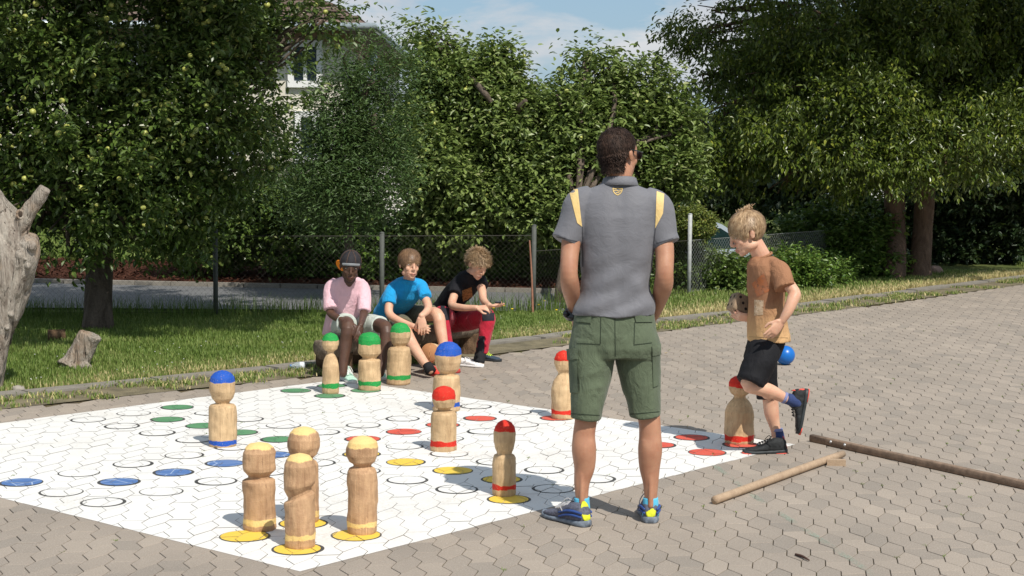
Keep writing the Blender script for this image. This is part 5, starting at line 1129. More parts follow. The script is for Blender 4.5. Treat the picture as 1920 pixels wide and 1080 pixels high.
h1 = P(1517, 731, 9.24); fd = nrm(P(1500, 815, 9.24) - h1); s2 = shoe(boy, h1, fd, (-1, 0, -0.18), 0.252, BSH, h=0.10)
CORAL = BSH[3]
for hh, f_, u_v, ss in ((h0, nrm((-1, -0.12, 0)), np.array((0, 0, 1.0)), s1), (h1, fd, nrm(np.array((-1, 0, -.18)) - fd * (np.array((-1, 0, -.18)) @ fd)), s2)):
    k = .252 / .3; sd = np.cross(f_, u_v); T_ = lambda x, y, z: hh + f_ * x * k + sd * y * k + u_v * z * k
    mb = MB(); mb.loft([(T_(x, 0, .003), sd * w * k, u_v * .0055 * k) for x, w in ((-.006, .010), (.004, .030), (.03, .041), (.08, .040))], 16, .7); o = part('coral_trim', mb.get(), CORAL, boy); o.parent = ss
    mb = MB(); mb.loft([(T_(x, 0, .004), sd * w * k, u_v * .008 * k) for x, w in ((.255, .046), (.28, .038), (.300, .022), (.306, .010))], 16, .7); o = part('coral_trim', mb.get(), CORAL, boy); o.parent = ss
# the wooden die he carries
DM = rotm(18, -12, 24) ; dc = P(1386, 570, 9.45); hf = 0.052
mb = MB()
n = 7; g = np.linspace(-1, 1, n); 
for ax_ in range(3):
    for sg in (-1, 1):
        U, W_ = np.meshgrid(g, g); U = U.ravel(); W_ = W_.ravel(); q = np.zeros((n * n, 3)); q[:, ax_] = sg; q[:, (ax_ + 1) % 3] = U; q[:, (ax_ + 2) % 3] = W_
        c = np.clip(q, -.70, .70); d = q - c; q = c + 0.30 * d / (np.linalg.norm(d, axis=1)[:, None] + 1e-9)
        Fq = [(i * n + j, i * n + j + 1, (i + 1) * n + j + 1, (i + 1) * n + j) for i in range(n - 1) for j in range(n - 1)]
        if sg < 0: Fq = [f[::-1] for f in Fq]
        mb.add(dc + (q * hf) @ DM.T, Fq)
DIEW = woodfig_mat('die_wood', (0.4, .3, .2), (0.20, 0.135, 0.085), (0.36, 0.26, 0.17))
V, F = mb.get(); die = part('wooden_die', (V, F), DIEW, base=dc, label='big wooden die with burnt black pips held in the running boy\'s right hand', cat='die', attrs={'capd': ('POINT', np.full(len(V), -1.0)), 'bandd': ('POINT', np.full(len(V), -1.0))})
PIP = plain('burnt_pip', (0.018, 0.012, 0.009), 0.8)
faces = {(1, -1): [(-.5, .5), (0, 0), (.5, -.5)], (0, -1): [(-.45, -.45), (.45, .45), (-.45, .45), (.45, -.45)], (2, 1): [(-.4, -.5), (-.4, .1), (-.4, .6), (.45, -.5), (.45, .1), (.45, .6)], (0, 1): [(0, 0)], (1, 1): [(-.4, -.4), (.4, .4)]}
for (ax_, sg), pp in faces.items():
    for (a_, b_) in pp:
        q = np.zeros(3); q[ax_] = sg * .985; q[(ax_ + 1) % 3] = a_; q[(ax_ + 2) % 3] = b_; r = np.full(3, .19); r[ax_] = .035
        pb = MB(); pb.ell(dc + DM @ (q * hf), r * hf, DM, 12, 6); part('pip', pb.get(), PIP, die)

# ============ the three seated boys
# --- pink shirt
base = (G(652, 700)[0], 12.45, 0)
mb = MB(); HC = P(657, 498, 12.22); HM = rotm(188, -14, -3); HHt = 0.222; head(mb, HC, HM, HHt)
mb.tube([P(656, 508, 12.26), P(655, 520, 12.34), P(653, 535, 12.4)], [.045, .045, .07], 16)
mb.loft([(P(653, 528, 12.4), (.08, 0, 0), (0, .06, 0)), (P(650, 545, 12.42), (.12, 0, 0), (0, .075, 0)), (P(648, 575, 12.5), (.11, 0, 0), (0, .08, 0)), (P(648, 612, 12.56), (.12, 0, 0), (0, .09, 0))], 18)
wl_ = P(664, 612, 12.06); wr = P(676, 610, 12.06)
mb.tube([P(623, 540, 12.42), P(619, 565, 12.38), P(620, 587, 12.34), P(640, 600, 12.2), wl_], [.038, .032, .030, .026, .020], 14)
mb.tube([P(683, 542, 12.42), P(684, 570, 12.36), P(682, 588, 12.3), P(679, 600, 12.18), wr], [.038, .032, .030, .025, .020], 14)
hand(mb, wl_, (0.35, -0.5, -0.8), (0.3, 0.9, -.3), 0.15, 0.3, -1); hand(mb, wr, (-0.15, -0.45, -1), (-0.6, 0.6, 0), 0.15, 0.25, 1)
for pts in ([P(636, 612, 12.55), P(646, 606, 12.3), P(652, 613, 12.08), P(649, 640, 12.06), P(645, 670, 12.03), P(643, 700, 12.0)], [P(668, 612, 12.58), P(697, 610, 12.36), P(722, 614, 12.15), P(724, 640, 12.10), P(718, 670, 12.07), P(713, 700, 12.03)]):
    mb.tube(pts, [.07, .062, .050, .047, .037, .030], 18); mb.ell(pts[3] + np.array([0, .018, -.02]), (.040, .045, .07))
pa, V, F = bodyfin(mb, 'person', SK_DARK, base, 'seated boy in a pale pink shirt and a backwards cap, hands between his knees', 0.0042)
face_parts(pa, HC, HM, HHt, LIP_D, BR_BK, 0.45)
PINK = cloth('pale_pink_cloth', (0.74, 0.47, 0.52), 0.07, 0.9, 0.5); mb = MB(); X = lambda px: px / PM(12.45); rg = []
for py, cx, hw, dp, yy_ in ((521, 655, 17, .06, 12.38), (526, 654, 27, .075, 12.4), (536, 652, 33, .09, 12.42), (555, 650, 34, .11, 12.45), (585, 648, 34, .12, 12.50), (608, 644, 36, .13, 12.53), (627, 636, 33, .12, 12.56)): rg.append((P(cx, py, yy_), (X(hw), 0, 0), (0, dp, 0)))
mb.loft(rg, 26, 0.95); mb.tube([P(633, 533, 12.41), P(622, 542, 12.41), P(619, 560, 12.38), P(621, 579, 12.35)], [.055, .055, .052, .052], 20, round_end=False); mb.tube([P(672, 534, 12.41), P(681, 542, 12.41), P(684, 562, 12.37), P(683, 584, 12.32)], [.055, .053, .050, .048], 20, round_end=False)
garment(mb, 'shirt', PINK, pa, 0.0065, 2, 0.008, (1, 1, 0.8), 9, 41)
mb = MB(); nk = P(656, 521, 12.3)   # deep open neckline shows skin
mb.loft([(nk + np.array([0, .0, .02]), (.050, 0, 0), (0, .028, .02)), (nk + np.array([0, -.022, -.022]), (.040, 0, 0), (0, .02, .012)), (nk + np.array([0, -.034, -.058]), (.014, 0, 0), (0, .01, .004))], 16); part('neckline', mb.get(), SK_DARK, pa)
MINT = cloth('mint_grey_cloth', (0.50, 0.54, 0.48), 0.08, 0.9, 0.5); mb = MB()
mb.tube([P(634, 616, 12.58), P(645, 608, 12.38), P(650, 607, 12.2)], [.095, .082, .074], 20, round_end=False); mb.tube([P(662, 615, 12.6), P(690, 610, 12.42), P(713, 611, 12.25)], [.095, .084, .070], 20, round_end=False)
garment(mb, 'shorts', MINT, pa, 0.0065, 2, 0.006, (1, 1, 1), 10, 43)
# cap worn backwards
CAPC = plain('cap_dark_cloth', (0.022, 0.02, 0.023), 0.8, 0.4, 60, 0.3); ORG = plain('cap_orange_visor', (0.80, 0.24, 0.015), 0.6, 0.1); GRY = plain('cap_grey_strap', (0.22, 0.23, 0.24), 0.7)
k = HHt / .23; T_ = lambda p: HC + HM @ (np.array(p, float) * k)
th_, ph_ = np.meshgrid(np.linspace(0, 2 * math.pi, 33), np.linspace(0.02, 1.60, 12)); Q = np.stack([np.sin(ph_) * np.cos(th_), np.sin(ph_) * np.sin(th_), np.cos(ph_)], -1).reshape(-1, 3)
W = HC + ((np.array((0, -.012, .026)) + Q * np.array((.085, .102, .094))) * k) @ HM.T; F = [(i * 33 + j, i * 33 + j + 1, (i + 1) * 33 + j + 1, (i + 1) * 33 + j) for i in range(11) for j in range(32)]
capo = part('cap', (W, F), CAPC, pa)
mb = MB(); mb.tube([T_((-.062, .068, .030)), T_((-.03, .088, .036)), T_((0, .093, .038)), T_((.03, .088, .036)), T_((.062, .068, .030))], [(.010, .003)] * 5, 8, ref=HM @ np.array([0, 0, 1])); o = part('cap_strap', mb.get(), GRY, pa); o.parent = capo
mb = MB(); mb.ell(T_((.062, -.085, -.032)), np.array((.050, .058, .009)) * k, HM @ rotm(-35, 62, 0), 20, 8); o = part('visor', mb.get(), ORG, pa); o.parent = capo
CAPP = plain('cap_tan_piping', (0.10, 0.055, 0.035), 0.7)
mb = MB()
for a_ in np.linspace(0.3, math.pi - .3, 4):
    mb.tube([T_(np.array((0, -.012, .026)) + np.array((math.sin(p_) * math.cos(a_) * .086, math.sin(p_) * math.sin(a_) * .103, math.cos(p_) * .095))) for p_ in np.linspace(0.1, 1.5, 6)], [.0022] * 6, 6, 2)
o = part('cap_piping', mb.get(), CAPP, pa); o.parent = capo
MSH = (plain('shoe_mint_canvas', (0.42, 0.62, 0.50), 0.85, 0.08, 60, 0.2), plain('shoe_white_rubber', (0.66, 0.64, 0.60), 0.6), plain('shoe_white_lace', (0.78, 0.78, 0.76), 0.8), None)
DKG = plain('shoe_toe_grey', (0.35, 0.33, 0.32), .6)
shoe(pa, G(642, 713) + np.array([0, .05, 0]), (0.42, -0.9, 0), (0, 0, 1), 0.245, MSH, h=0.10, hi=0.035); shoe(pa, G(710, 707) + np.array([0, .05, 0]), (0.15, -1, 0), (0, 0, 1), 0.245, MSH, h=0.10, hi=0.035)

# --- blue shirt
base = (G(770, 690)[0], 12.95, 0)
mb = MB(); HC = P(768, 495, 12.62); HM = rotm(205, -2, -4); HHt = 0.225; head(mb, HC, HM, HHt)
mb.tube([P(768, 508, 12.66), P(768, 520, 12.72), P(765, 532, 12.76)], [.044, .044, .065], 16)
mb.loft([(P(765, 530, 12.76), (.08, 0, 0), (0, .06, 0)), (P(758, 548, 12.82), (.12, 0, 0), (0, .075, 0)), (P(740, 575, 12.94), (.105, 0, 0), (0, .08, 0)), (P(724, 600, 13.06), (.11, 0, 0), (0, .09, 0))], 18)
wl_ = P(776, 612, 12.48); wr = P(790, 592, 12.44)
mb.tube([P(736, 543, 12.76), P(731, 565, 12.68), P(730, 588, 12.62), P(750, 602, 12.55), wl_], [.038, .034, .032, .027, .021], 14)
mb.tube([P(790, 540, 12.76), P(798, 560, 12.68), P(803, 576, 12.6), P(799, 585, 12.52), wr], [.038, .033, .031, .028, .022], 14)
hand(mb, wl_, (1, -0.3, -0.15), (0.1, 0.9, -.2), 0.155, 0.35, -1); hand(mb, wr, (0.12, -0.15, -1), (-0.2, 0.9, 0), 0.165, 0.16, -1, spread=.1)
p1 = [P(735, 605, 13.05), P(752, 612, 12.8), P(760, 622, 12.5), P(772, 645, 12.42), P(790, 672, 12.32), P(806, 694, 12.24)]; p2 = [P(755, 600, 13.1), P(790, 592, 12.9), P(819, 590, 12.65), P(826, 618, 12.60), P(832, 650, 12.56), P(838, 688, 12.52)]
for pts in (p1, p2): mb.tube(pts, [.07, .062, .050, .046, .036, .030], 18); mb.ell(pts[3] + np.array([0, .018, -.02]), (.040, .045, .065))
pb_, V, F = bodyfin(mb, 'person', SK_FAIR, base, 'seated boy in a bright blue shirt with brown hair, hands over his knees', 0.0042)
face_parts(pb_, HC, HM, HHt, LIP_F, BR_BL, 0.6)
BLUE = cloth('bright_blue_cloth', (0.012, 0.30, 0.62), 0.08, 0.8, 0.6); mb = MB(); rg = []
d_ = nrm(P(764, 525, 12.74) - P(715, 598, 13.08))
for py, cx, hw, dp, yy_ in ((523, 767, 14, .055, 12.72), (528, 765, 24, .07, 12.76), (537, 762, 33, .100, 12.79), (552, 755, 36, .115, 12.84), (570, 742, 33, .11, 12.92), (585, 729, 30, .12, 12.99), (600, 716, 22, .12, 13.06)): rg.append((P(cx, py, yy_), (X(hw), 0, -X(hw) * 0.12), (0, dp, dp * .25)))
mb.loft(rg, 26, 0.95); mb.tube([P(750, 536, 12.78), P(738, 542, 12.76), P(732, 555, 12.71), P(730, 571, 12.67)], [.055, .056, .055, .055], 20, round_end=False); mb.tube([P(778, 534, 12.78), P(788, 538, 12.76), P(794, 548, 12.70), P(798, 558, 12.66)], [.052, .052, .049, .046], 20, round_end=False)
garment(mb, 'shirt', BLUE, pb_, 0.0065, 2, 0.009, (1, 1, 0.8), 9, 51)
OLV2 = cloth('khaki_olive_cloth', (0.135, 0.125, 0.080), 0.1, 0.9, 0.5); mb = MB()
mb.tube([P(728, 606, 13.08), P(750, 610, 12.82), P(757, 613, 12.66)], [.09, .084, .074], 20, round_end=False); mb.tube([P(745, 602, 13.12), P(785, 592, 12.95), P(809, 589, 12.78)], [.095, .085, .072], 20, round_end=False)
garment(mb, 'shorts', OLV2, pb_, 0.0065, 2, 0.007, (1, 1, 1), 10, 53)
BRN = hairmat('hair_light_brown', (0.11, 0.06, 0.032), (0.22, 0.125, 0.065), (0.36, 0.22, 0.125))
hair(pb_, HC, HM, HHt, BRN, mk_kid(-0.055, 0.040, -0.022), flow, 5500, 0.078, 0.0038, 0.0035, 8, shell=.006, jit=.12, ear=.7)
SOCKB = cloth('black_sock_knit', (0.02, 0.02, 0.022), 0.2, 0.9, 0.3); mb = MB(); mb.tube([P(801, 684, 12.26), P(808, 697, 12.22)], [.036, .042], 16, round_end=False); part('sock', mb.get(), SOCKB, pb_)
mb = MB(); mb.tube([P(837, 678, 12.53), P(839, 692, 12.52)], [.034, .038], 16, round_end=False); part('sock', mb.get(), SOCKB, pb_)
RSH = (plain('shoe_red_mesh', (0.60, 0.05, 0.035), 0.7, 0.15, 70, 0.3), plain('shoe_red_sole', (0.34, 0.05, 0.04), 0.6), plain('shoe_red_lace', (0.70, 0.10, 0.08), 0.8), None)
shoe(pb_, G(803, 704) + np.array([0, .04, 0]), (0.55, -0.8, 0), (0, 0, 1), 0.24, RSH); shoe(pb_, G(838, 694) + np.array([0, .05, 0]), (0.35, -0.9, 0), (0, 0, 1), 0.24, RSH)

# --- black shirt
base = (G(860, 665)[0], 13.45, 0)
mb = MB(); HC = P(896, 495, 12.92); HM = rotm(218, -30, -6); HHt = 0.218; head(mb, HC, HM, HHt)
mb.tube([P(892, 503, 12.98), P(885, 512, 13.06), P(878, 522, 13.12)], [.044, .046, .07], 16)
mb.loft([(P(880, 520, 13.1), (.08, 0, 0), (0, .06, 0)), (P(868, 535, 13.18), (.115, 0, 0), (0, .075, 0)), (P(848, 562, 13.3), (.105, 0, 0), (0, .08, 0)), (P(832, 588, 13.42), (.11, 0, 0), (0, .09, 0))], 18)
wl_ = P(893, 577, 12.72); wr = P(918, 573, 12.70)
mb.tube([P(857, 533, 13.1), P(851, 555, 13.0), P(848, 572, 12.92), P(868, 577, 12.80), wl_], [.038, .033, .032, .027, .021], 14)
mb.tube([P(898, 528, 13.05), P(904, 545, 12.98), P(906, 560, 12.90), P(911, 568, 12.80), wr], [.038, .033, .030, .026, .021], 14)
hand(mb, wl_, (1, -0.3, 0.05), (0.1, 0.5, -.9), 0.15, 0.45, -1); hand(mb, wr, (0.8, -0.6, 0.0), (0, 0.1, 1), 0.15, 0.25, -1)
mb.tube([P(838, 596, 13.4), P(833, 590, 13.15), P(829, 590, 12.98), P(833, 625, 12.93), P(837, 655, 12.88), P(842, 680, 12.85)], [.07, .06, .050, .045, .036, .030], 16)
mb.tube([P(850, 600, 13.45), P(885, 597, 13.2), P(915, 592, 13.0), P(911, 620, 12.97), P(905, 650, 12.95), P(900, 672, 12.93)], [.07, .06, .050, .045, .036, .030], 16)
pc, V, F = bodyfin(mb, 'person', SK_FAIR, base, 'seated boy in a black shirt and red trousers bending over something small in his hands', 0.0042)
face_parts(pc, HC, HM, HHt, LIP_F, BR_BL, 0.4)
BLKS = cloth('black_tee_cloth', (0.014, 0.014, 0.017), 0.15, 0.9, 0.5); mb = MB(); rg = []
for py, cx, hw, dp, yy_ in ((511, 884, 15, .055, 13.04), (516, 881, 22, .07, 13.08), (526, 876, 28, .085, 13.12), (540, 866, 31, .10, 13.2), (560, 850, 29, .115, 13.3), (578, 836, 28, .12, 13.4), (590, 829, 26, .12, 13.45)): rg.append((P(cx, py, yy_), (X(hw), 0, -X(hw) * 0.1), (0, dp, dp * .3)))
mb.loft(rg, 26, 0.95); mb.tube([P(868, 527, 13.12), P(859, 532, 13.1), P(854, 543, 13.04), P(852, 552, 13.0)], [.055, .056, .054, .054], 20, round_end=False); mb.tube([P(890, 520, 13.1), P(899, 526, 13.06), P(904, 536, 13.0)], [.052, .052, .048], 20, round_end=False)
_, SV, SF = garment(mb, 'shirt', BLKS, pc, 0.0065, 2, 0.008, (1, 1, 0.8), 9, 61)
part('chest_print', drape(bvh_of(SV, SF), [(866, 545), (884, 538), (886, 556), (868, 566)], 6, 6, 0.002), plain('rust_print', (0.30, 0.14, 0.05), 0.8, 0.6, 60), pc)
REDT = cloth('red_trouser_cloth', (0.44, 0.018, 0.04), 0.1, 0.8, 0.5); TBK = cloth('black_patch_cloth', (0.022, 0.022, 0.028), 0.1, 0.8, 0.4); mb = MB()
mb.tube([P(838, 598, 13.42), P(832, 594, 13.15), P(829, 592, 12.98), P(833, 625, 12.93), P(837, 662, 12.88)], [.09, .080, .066, .058, .050], 20, round_end=False)
mb.tube([P(850, 602, 13.46), P(885, 600, 13.2), P(914, 594, 13.0), P(911, 620, 12.97), P(906, 645, 12.95), P(903, 662, 12.94)], [.09, .078, .064, .056, .050, .046], 20, round_end=False)
tr_, TV, TF = garment(mb, 'trousers', REDT, pc, 0.0065, 2, 0.006, (1, 1, 1), 10, 63)
TB = bvh_of(TV, TF)
for q in ([(814, 574), (842, 574), (843, 600), (816, 602)], [(903, 574), (930, 576), (930, 601), (905, 602)], [(894, 630), (909, 630), (908, 660), (893, 660)]): part('knee_patch', drape(TB, q, 7, 7, 0.003), TBK, pc)
mb = MB(); mb.tube([P(903, 652, 12.94), P(901, 665, 12.93), P(898, 679, 12.92)], [.038, .042, .044], 16, round_end=False); part('sock', mb.get(), SOCKB, pc)
HCU = hairmat('hair_sandy_curls', (0.20, 0.115, 0.055), (0.36, 0.23, 0.12), (0.58, 0.42, 0.25))
hair(pc, HC, HM, HHt, HCU, mk_kid(-0.03, 0.046, 0.01), flow, 3400, 0.035, 0.0055, 0.012, 9, wav=0.006)
NSH = (plain('shoe_navy_mesh', (0.035, 0.055, 0.08), 0.7, 0.3, 70, 0.3), plain('shoe_dark_sole', (0.03, 0.035, 0.04), 0.6), plain('shoe_neon_lace', (0.60, 0.78, 0.06), 0.6), None)
WSH = (plain('shoe_white_leather', (0.72, 0.71, 0.70), 0.6, 0.05), plain('shoe_white_sole', (0.75, 0.74, 0.73), 0.6), MSH[2], None)
shoe(pc, G(890, 676) + np.array([0, .06, 0]), (0.86, -0.5, 0), (0, 0, 1), 0.245, NSH); shoe(pc, G(852, 687) + np.array([0, .05, 0]), (0.9, -0.42, 0), (0, 0, 1), 0.25, WSH, h=0.075)
mb = MB(); mb.box(P(934, 567, 12.56), (.022, .012, .006), rotm(30, 10, 0)); ph = remesh(mb, 0.002, 2); part('small_device', (ph[0], ph[1]), BLK, base=P(934, 567, 12.56), label='tiny dark gadget held in the black shirted boy\'s palm', cat='gadget')
# ------------------------------------------------------------ grass
GR = NT('grass_blade'); r = GR.attr('rnd'); n = GR.noise(GR.pos(), 1.1, 4)
c = GR.ramp(r, [(0, (0.09, 0.15, 0.025)), (0.5, (0.18, 0.26, 0.055)), (0.85, (0.28, 0.32, 0.10)), (1, (0.62, 0.52, 0.26))]); GR.col(c); GR.rough(.55); GR.spec(.3)
tr = GR.new('ShaderNodeBsdfTranslucent'); GR.l.new(c, tr.inputs['Color']); ms = GR.new('ShaderNodeMixShader'); ms.inputs[0].default_value = .3; GR.l.new(GR.b.outputs[0], ms.inputs[1]); GR.l.new(tr.outputs[0], ms.inputs[2]); GR.l.new(ms.outputs[0], GR.out.inputs['Surface']); GR = GR.m
def blades(name, pts, h, w, dry, seed, lean=.45):
    r_ = np.random.default_rng(seed); n = len(pts); a = r_.uniform(0, 6.283, n); H = h * r_.uniform(.5, 1.3, n); d = np.stack([np.cos(a), np.sin(a), 0 * a], 1); s_ = np.stack([-np.sin(a), np.cos(a), 0 * a], 1) * (w * r_.uniform(.7, 1.3, n))[:, None]
    ln = (lean * r_.uniform(.1, 1.4, n) * H)[:, None]; up = np.array([0, 0, 1.0]); m_ = pts + d * ln * .35 + up * (H * .6)[:, None]; t_ = pts + d * ln + up * H[:, None]
    V = np.stack([pts - s_, pts + s_, m_ + s_ * .7, m_ - s_ * .7, t_], 1).reshape(-1, 3); k = (np.arange(n) * 5)[:, None]
    F = [tuple(x) for x in (k + np.array([0, 1, 2, 3])).tolist()] + [tuple(x) for x in (k + np.array([3, 2, 4])).tolist()]
    rn = np.clip(r_.random(n) * .7 + dry, 0, 1); part(name, (V, F), GR, smooth=False, kind='stuff', attrs={'rnd': ('FACE', np.concatenate([rn, rn]))})
def lawn_pts(n, x0, x1, ymax, d0=0.2, seed=1, power=1.0):
    r_ = np.random.default_rng(seed); x = r_.uniform(x0, x1, n); y0 = np.interp(x, LW[:, 0], LW[:, 1]) ; y1 = ymax(x); y = y0 + d0 * 0 + r_.random(n) ** power * np.maximum(y1 - y0, .05); k = (np.abs(x) < .33 * y + .4) & (y1 > y0); return np.stack([x, y, 0 * x + .003 + ground_z(x, y)], 1)[k]
p = lawn_pts(150000, -6.2, 1.2, lambda x: 17.0 + .1 * x, seed=2, power=1.15)
dk = np.clip(1 - (p[:, 1] - np.interp(p[:, 0], LW[:, 0], LW[:, 1])) / .8, 0, 1); dry = .36 * dk + .16 * (fnoise(p, .9, 4) > .15) + .02
blades('grass', p, .042, .0040, dry, 3)
p = lawn_pts(90000, .6, 9.5, lambda x: np.minimum(kerb_y(x) + 4.8, 25), seed=5, power=1.2)
dk = np.clip(1 - (p[:, 1] - np.interp(p[:, 0], LW[:, 0], LW[:, 1])) / 1.1, 0, 1); blades('grass', p, .060, .006, .22 + .62 * dk * (fnoise(p, 1.3, 9) > -.6), 6)
# weeds in the soil strip, in tufts
r_ = np.random.default_rng(8); i = r_.integers(20, len(KD) - 20, 900); o_ = r_.uniform(-.42, .05, 900); t_ = np.gradient(KD, axis=0); t_ /= np.linalg.norm(t_, axis=1)[:, None]; nrm_ = np.stack([-t_[:, 1], t_[:, 0]], 1)
cc = KD[i] + nrm_[i] * o_[:, None]; keep = fnoise(np.c_[cc, 0 * o_], 1.2, 14) > -.22; cc = cc[keep]; pts = (cc[:, None] + r_.normal(0, .045, (len(cc), 34, 2))).reshape(-1, 2); blades('weeds', np.c_[pts, np.full(len(pts), .003)], .032, .0045, .50 * (r_.random(len(pts)) > .40), 9, .9)
# tall rough grass by the fence and beyond the road
x = r_.uniform(-7, 1.6, 4200); y = np.interp(x, [q[0] for q in FL], [q[1] for q in FL]) + r_.normal(0, .16, 4200); blades('tall_grass', np.c_[x, y, 0 * x], .20, .003, -.3, 10, .5)
x = r_.uniform(-12, 3, 60000); y = r_.uniform(21.6, 25.5, 60000); k = (np.abs(x) < .33 * y) & ((x < 1.2)) & (y > np.interp(x, RX_, MF_[:, 1])); zb_ = .15 + (y - np.interp(x, RX_, MF_[:, 1])) / (25.6 - np.interp(x, RX_, MF_[:, 1])) * .23; blades('grass', np.c_[x, y, zb_][k], .06, .009, .10, 11)
# moss and tufts growing in the paving joints
idx = r_.choice(nt, 420); q = tiles[idx]; pt = np.stack([to_world((a[0], a[1]), tile_outline(int(a[2]))[[0]])[0] for a in q]); k = fnoise(np.c_[pt, 0 * pt[:, 0]], .8, 22) > .0; pt = pt[k]; pp = (pt[:, None] + r_.normal(0, .006, (len(pt), 9, 2))).reshape(-1, 2); blades('joint_moss', np.c_[pp, np.full(len(pp), -.006)], .013, .0022, .1, 12, 1.0)
# clover flowers and yellow hawkbit in the lawn
fm = MB(); fy_ = MB()
for k_ in range(170):
    x = r_.uniform(-5, 2.4); y0 = kerb_y(x) + .25; y = y0 + r_.random() * 2.2; fm.ell((x, y, .035), (.005, .005, .004), None, 6, 4)
for px, py in ((925, 594), (945, 590), (1020, 580), (1043, 598), (960, 596), (1010, 588)): g = G(px, py); fy_.ell(g + [0, 0, .09], (.014, .014, .007), None, 8, 4)
part('clover_flowers', fm.get(), plain('clover_white', (.6, .6, .55), .8), kind='stuff'); part('yellow_flowers', fy_.get(), plain('flower_yellow', (.75, .55, .02), .8), kind='stuff')

# ------------------------------------------------------------ log bench
LOGM = bark('weathered_log', (0.085, 0.062, 0.045), (0.30, 0.24, 0.18), .5, 16, .7); LOGD = bark('split_log_brown', (0.05, 0.03, 0.018), (0.19, 0.12, 0.07), .4, 18, .7)
L0 = P(603, 654, 12.22); L1 = P(905, 618, 13.9); L0[2] = .215; L1[2] = .225; d = nrm(L1 - L0)
bench = empty('log_bench', ((L0 + L1) / 2) * [1, 1, 0], 'low rustic bench made of a thick grey log that the three boys sit on', 'bench')
def log(a, b, r, mat, name, parent, seed, flat=None, seg=28):
    mb = MB(); n = 26; pts = [np.array(a) + (np.array(b) - np.array(a)) * i / (n - 1) for i in range(n)]; mb.tube(pts, [r] * n, seg, 1, round_end=False); V, F = mb.get(); ax = nrm(np.array(b) - np.array(a)); rel = V - a; ra = rel - np.outer(rel @ ax, ax); V = V + ra * (.16 * fnoise(V, 5, seed, 3) + .07 * fnoise(V * [1, 1, 1], 22, seed + 2, 2))[:, None]
    if flat is not None: V[:, 2] = np.minimum(V[:, 2], flat)
    return part(name, (V, F), mat, parent)
log(L0, L1, .085, LOGM, 'seat_log', bench, 3, flat=.272)
log(P(592, 668, 12.5) * [1, 1, 0] + [0.04, .15, .07], P(905, 660, 14.2) * [1, 1, 0] + [-.05, .1, .07], .075, LOGD, 'back_log', bench, 5)
for f_ in (.10, .90):
    c = L0 + (L1 - L0) * f_; log((c[0], c[1] + .02, -.02), (c[0] + .01, c[1] + .02, .17), .085, LOGD, 'stump_leg', bench, 7 + int(f_ * 10))

# ------------------------------------------------------------ dead tree, stump, stones
DEADM = NT('silver_dead_wood'); v = DEADM.pos((1, 1, .16)); n = DEADM.noise(v, 20, 8, .65, .8); n2 = DEADM.noise(DEADM.pos(), 4, 5); n3 = DEADM.noise(DEADM.pos((1, 1, .07)), 55, 4, .6, .3)
c = DEADM.ramp(n, [(.30, (.16, .125, .10)), (.48, (.34, .295, .245)), (.7, (.47, .425, .36))]); c = DEADM.mix(DEADM.math('MULTIPLY', DEADM.ramp(n2, [(.52, (0, 0, 0)), (.68, (1, 1, 1))]), .55), c, (.36, .22, .12)); c = DEADM.mix(DEADM.ramp(n3, [(.33, (1, 1, 1)), (.40, (0, 0, 0))]), c, (.06, .045, .035)); DEADM.col(c); DEADM.rough(.85); DEADM.spec(.2); DEADM.bump(DEADM.math('ADD', n, DEADM.math('MULTIPLY', n3, 1.2)), .9, .03); DEADM = DEADM.m
Yd = 11.45; db = G(-20, 742)
mb = MB()
mb.tube([P(-40, 760, Yd), P(-32, 690, Yd), P(-28, 620, Yd), P(-14, 555, Yd), P(2, 500, Yd), P(-8, 440, Yd), P(-28, 400, Yd), P(-60, 340, Yd), P(-95, 290, Yd)], [.15, .155, .19, .225, .235, .205, .175, .15, .12], 26, 5)
mb.tube([P(20, 520, Yd - .05), P(48, 478, Yd - .08), P(60, 455, Yd - .06), P(66, 447, Yd)], [.13, .10, .07, .03], 20, 5)     # the knee on the right
mb.tube([P(-8, 700, Yd - .08), P(-4, 640, Yd - .1), P(6, 575, Yd - .1), P(22, 520, Yd - .1)], [.055, .07, .085, .09], 16)
mb.tube([P(30, 480, Yd - .05), P(36, 440, Yd - .06), P(45, 412, Yd - .08), P(62, 385, Yd - .1), P(84, 352, Yd - .12)], [.07, .052, .050, .052, .048], 18, 5, round_end=False)
mb.tube([P(6, 470, Yd), P(-6, 400, Yd), P(-14, 372, Yd)], [.12, .06, .015], 14)
for (px, py, r) in ((38, 478, .022), (50, 486, .016), (53, 498, .014), (22, 590, .012), (14, 615, .012), (62, 462, .03)): mb.ell(P(px, py, Yd - .16), (r, r * 1.6, r))
V, F, N = remesh(mb, .009, 2)
ang = np.arctan2(V[:, 1] - Yd, V[:, 0] - db[0]); rid = fnoise(np.c_[V[:, 0] * 9, V[:, 1] * 9, V[:, 2] * 1.6], 1.0, 71, 3); crk = np.exp(-(vnoise(np.c_[V[:, 0] * 11, V[:, 1] * 11, V[:, 2] * 1.3], 1.0, 77) / .10) ** 2)
V = V + N * (.026 * rid - .016 * crk + .010 * fnoise(V, 9, 75, 2))[:, None]
dead = part('dead_tree', (V, F), DEADM, base=db * [1, 1, 0], label='tall silvery dead tree trunk with a sawn side branch at the left edge', cat='dead tree')
DB = bvh_of(V, F)
part('bark_strip', drape(DB, [(24, 602), (44, 600), (22, 690), (6, 720)], 8, 24, .006), bark('rough_bark', (.05, .04, .03), (.26, .22, .17), 1, 60, 1.0), dead)
mb = MB(); kc = hit(DB, 38, 402); 
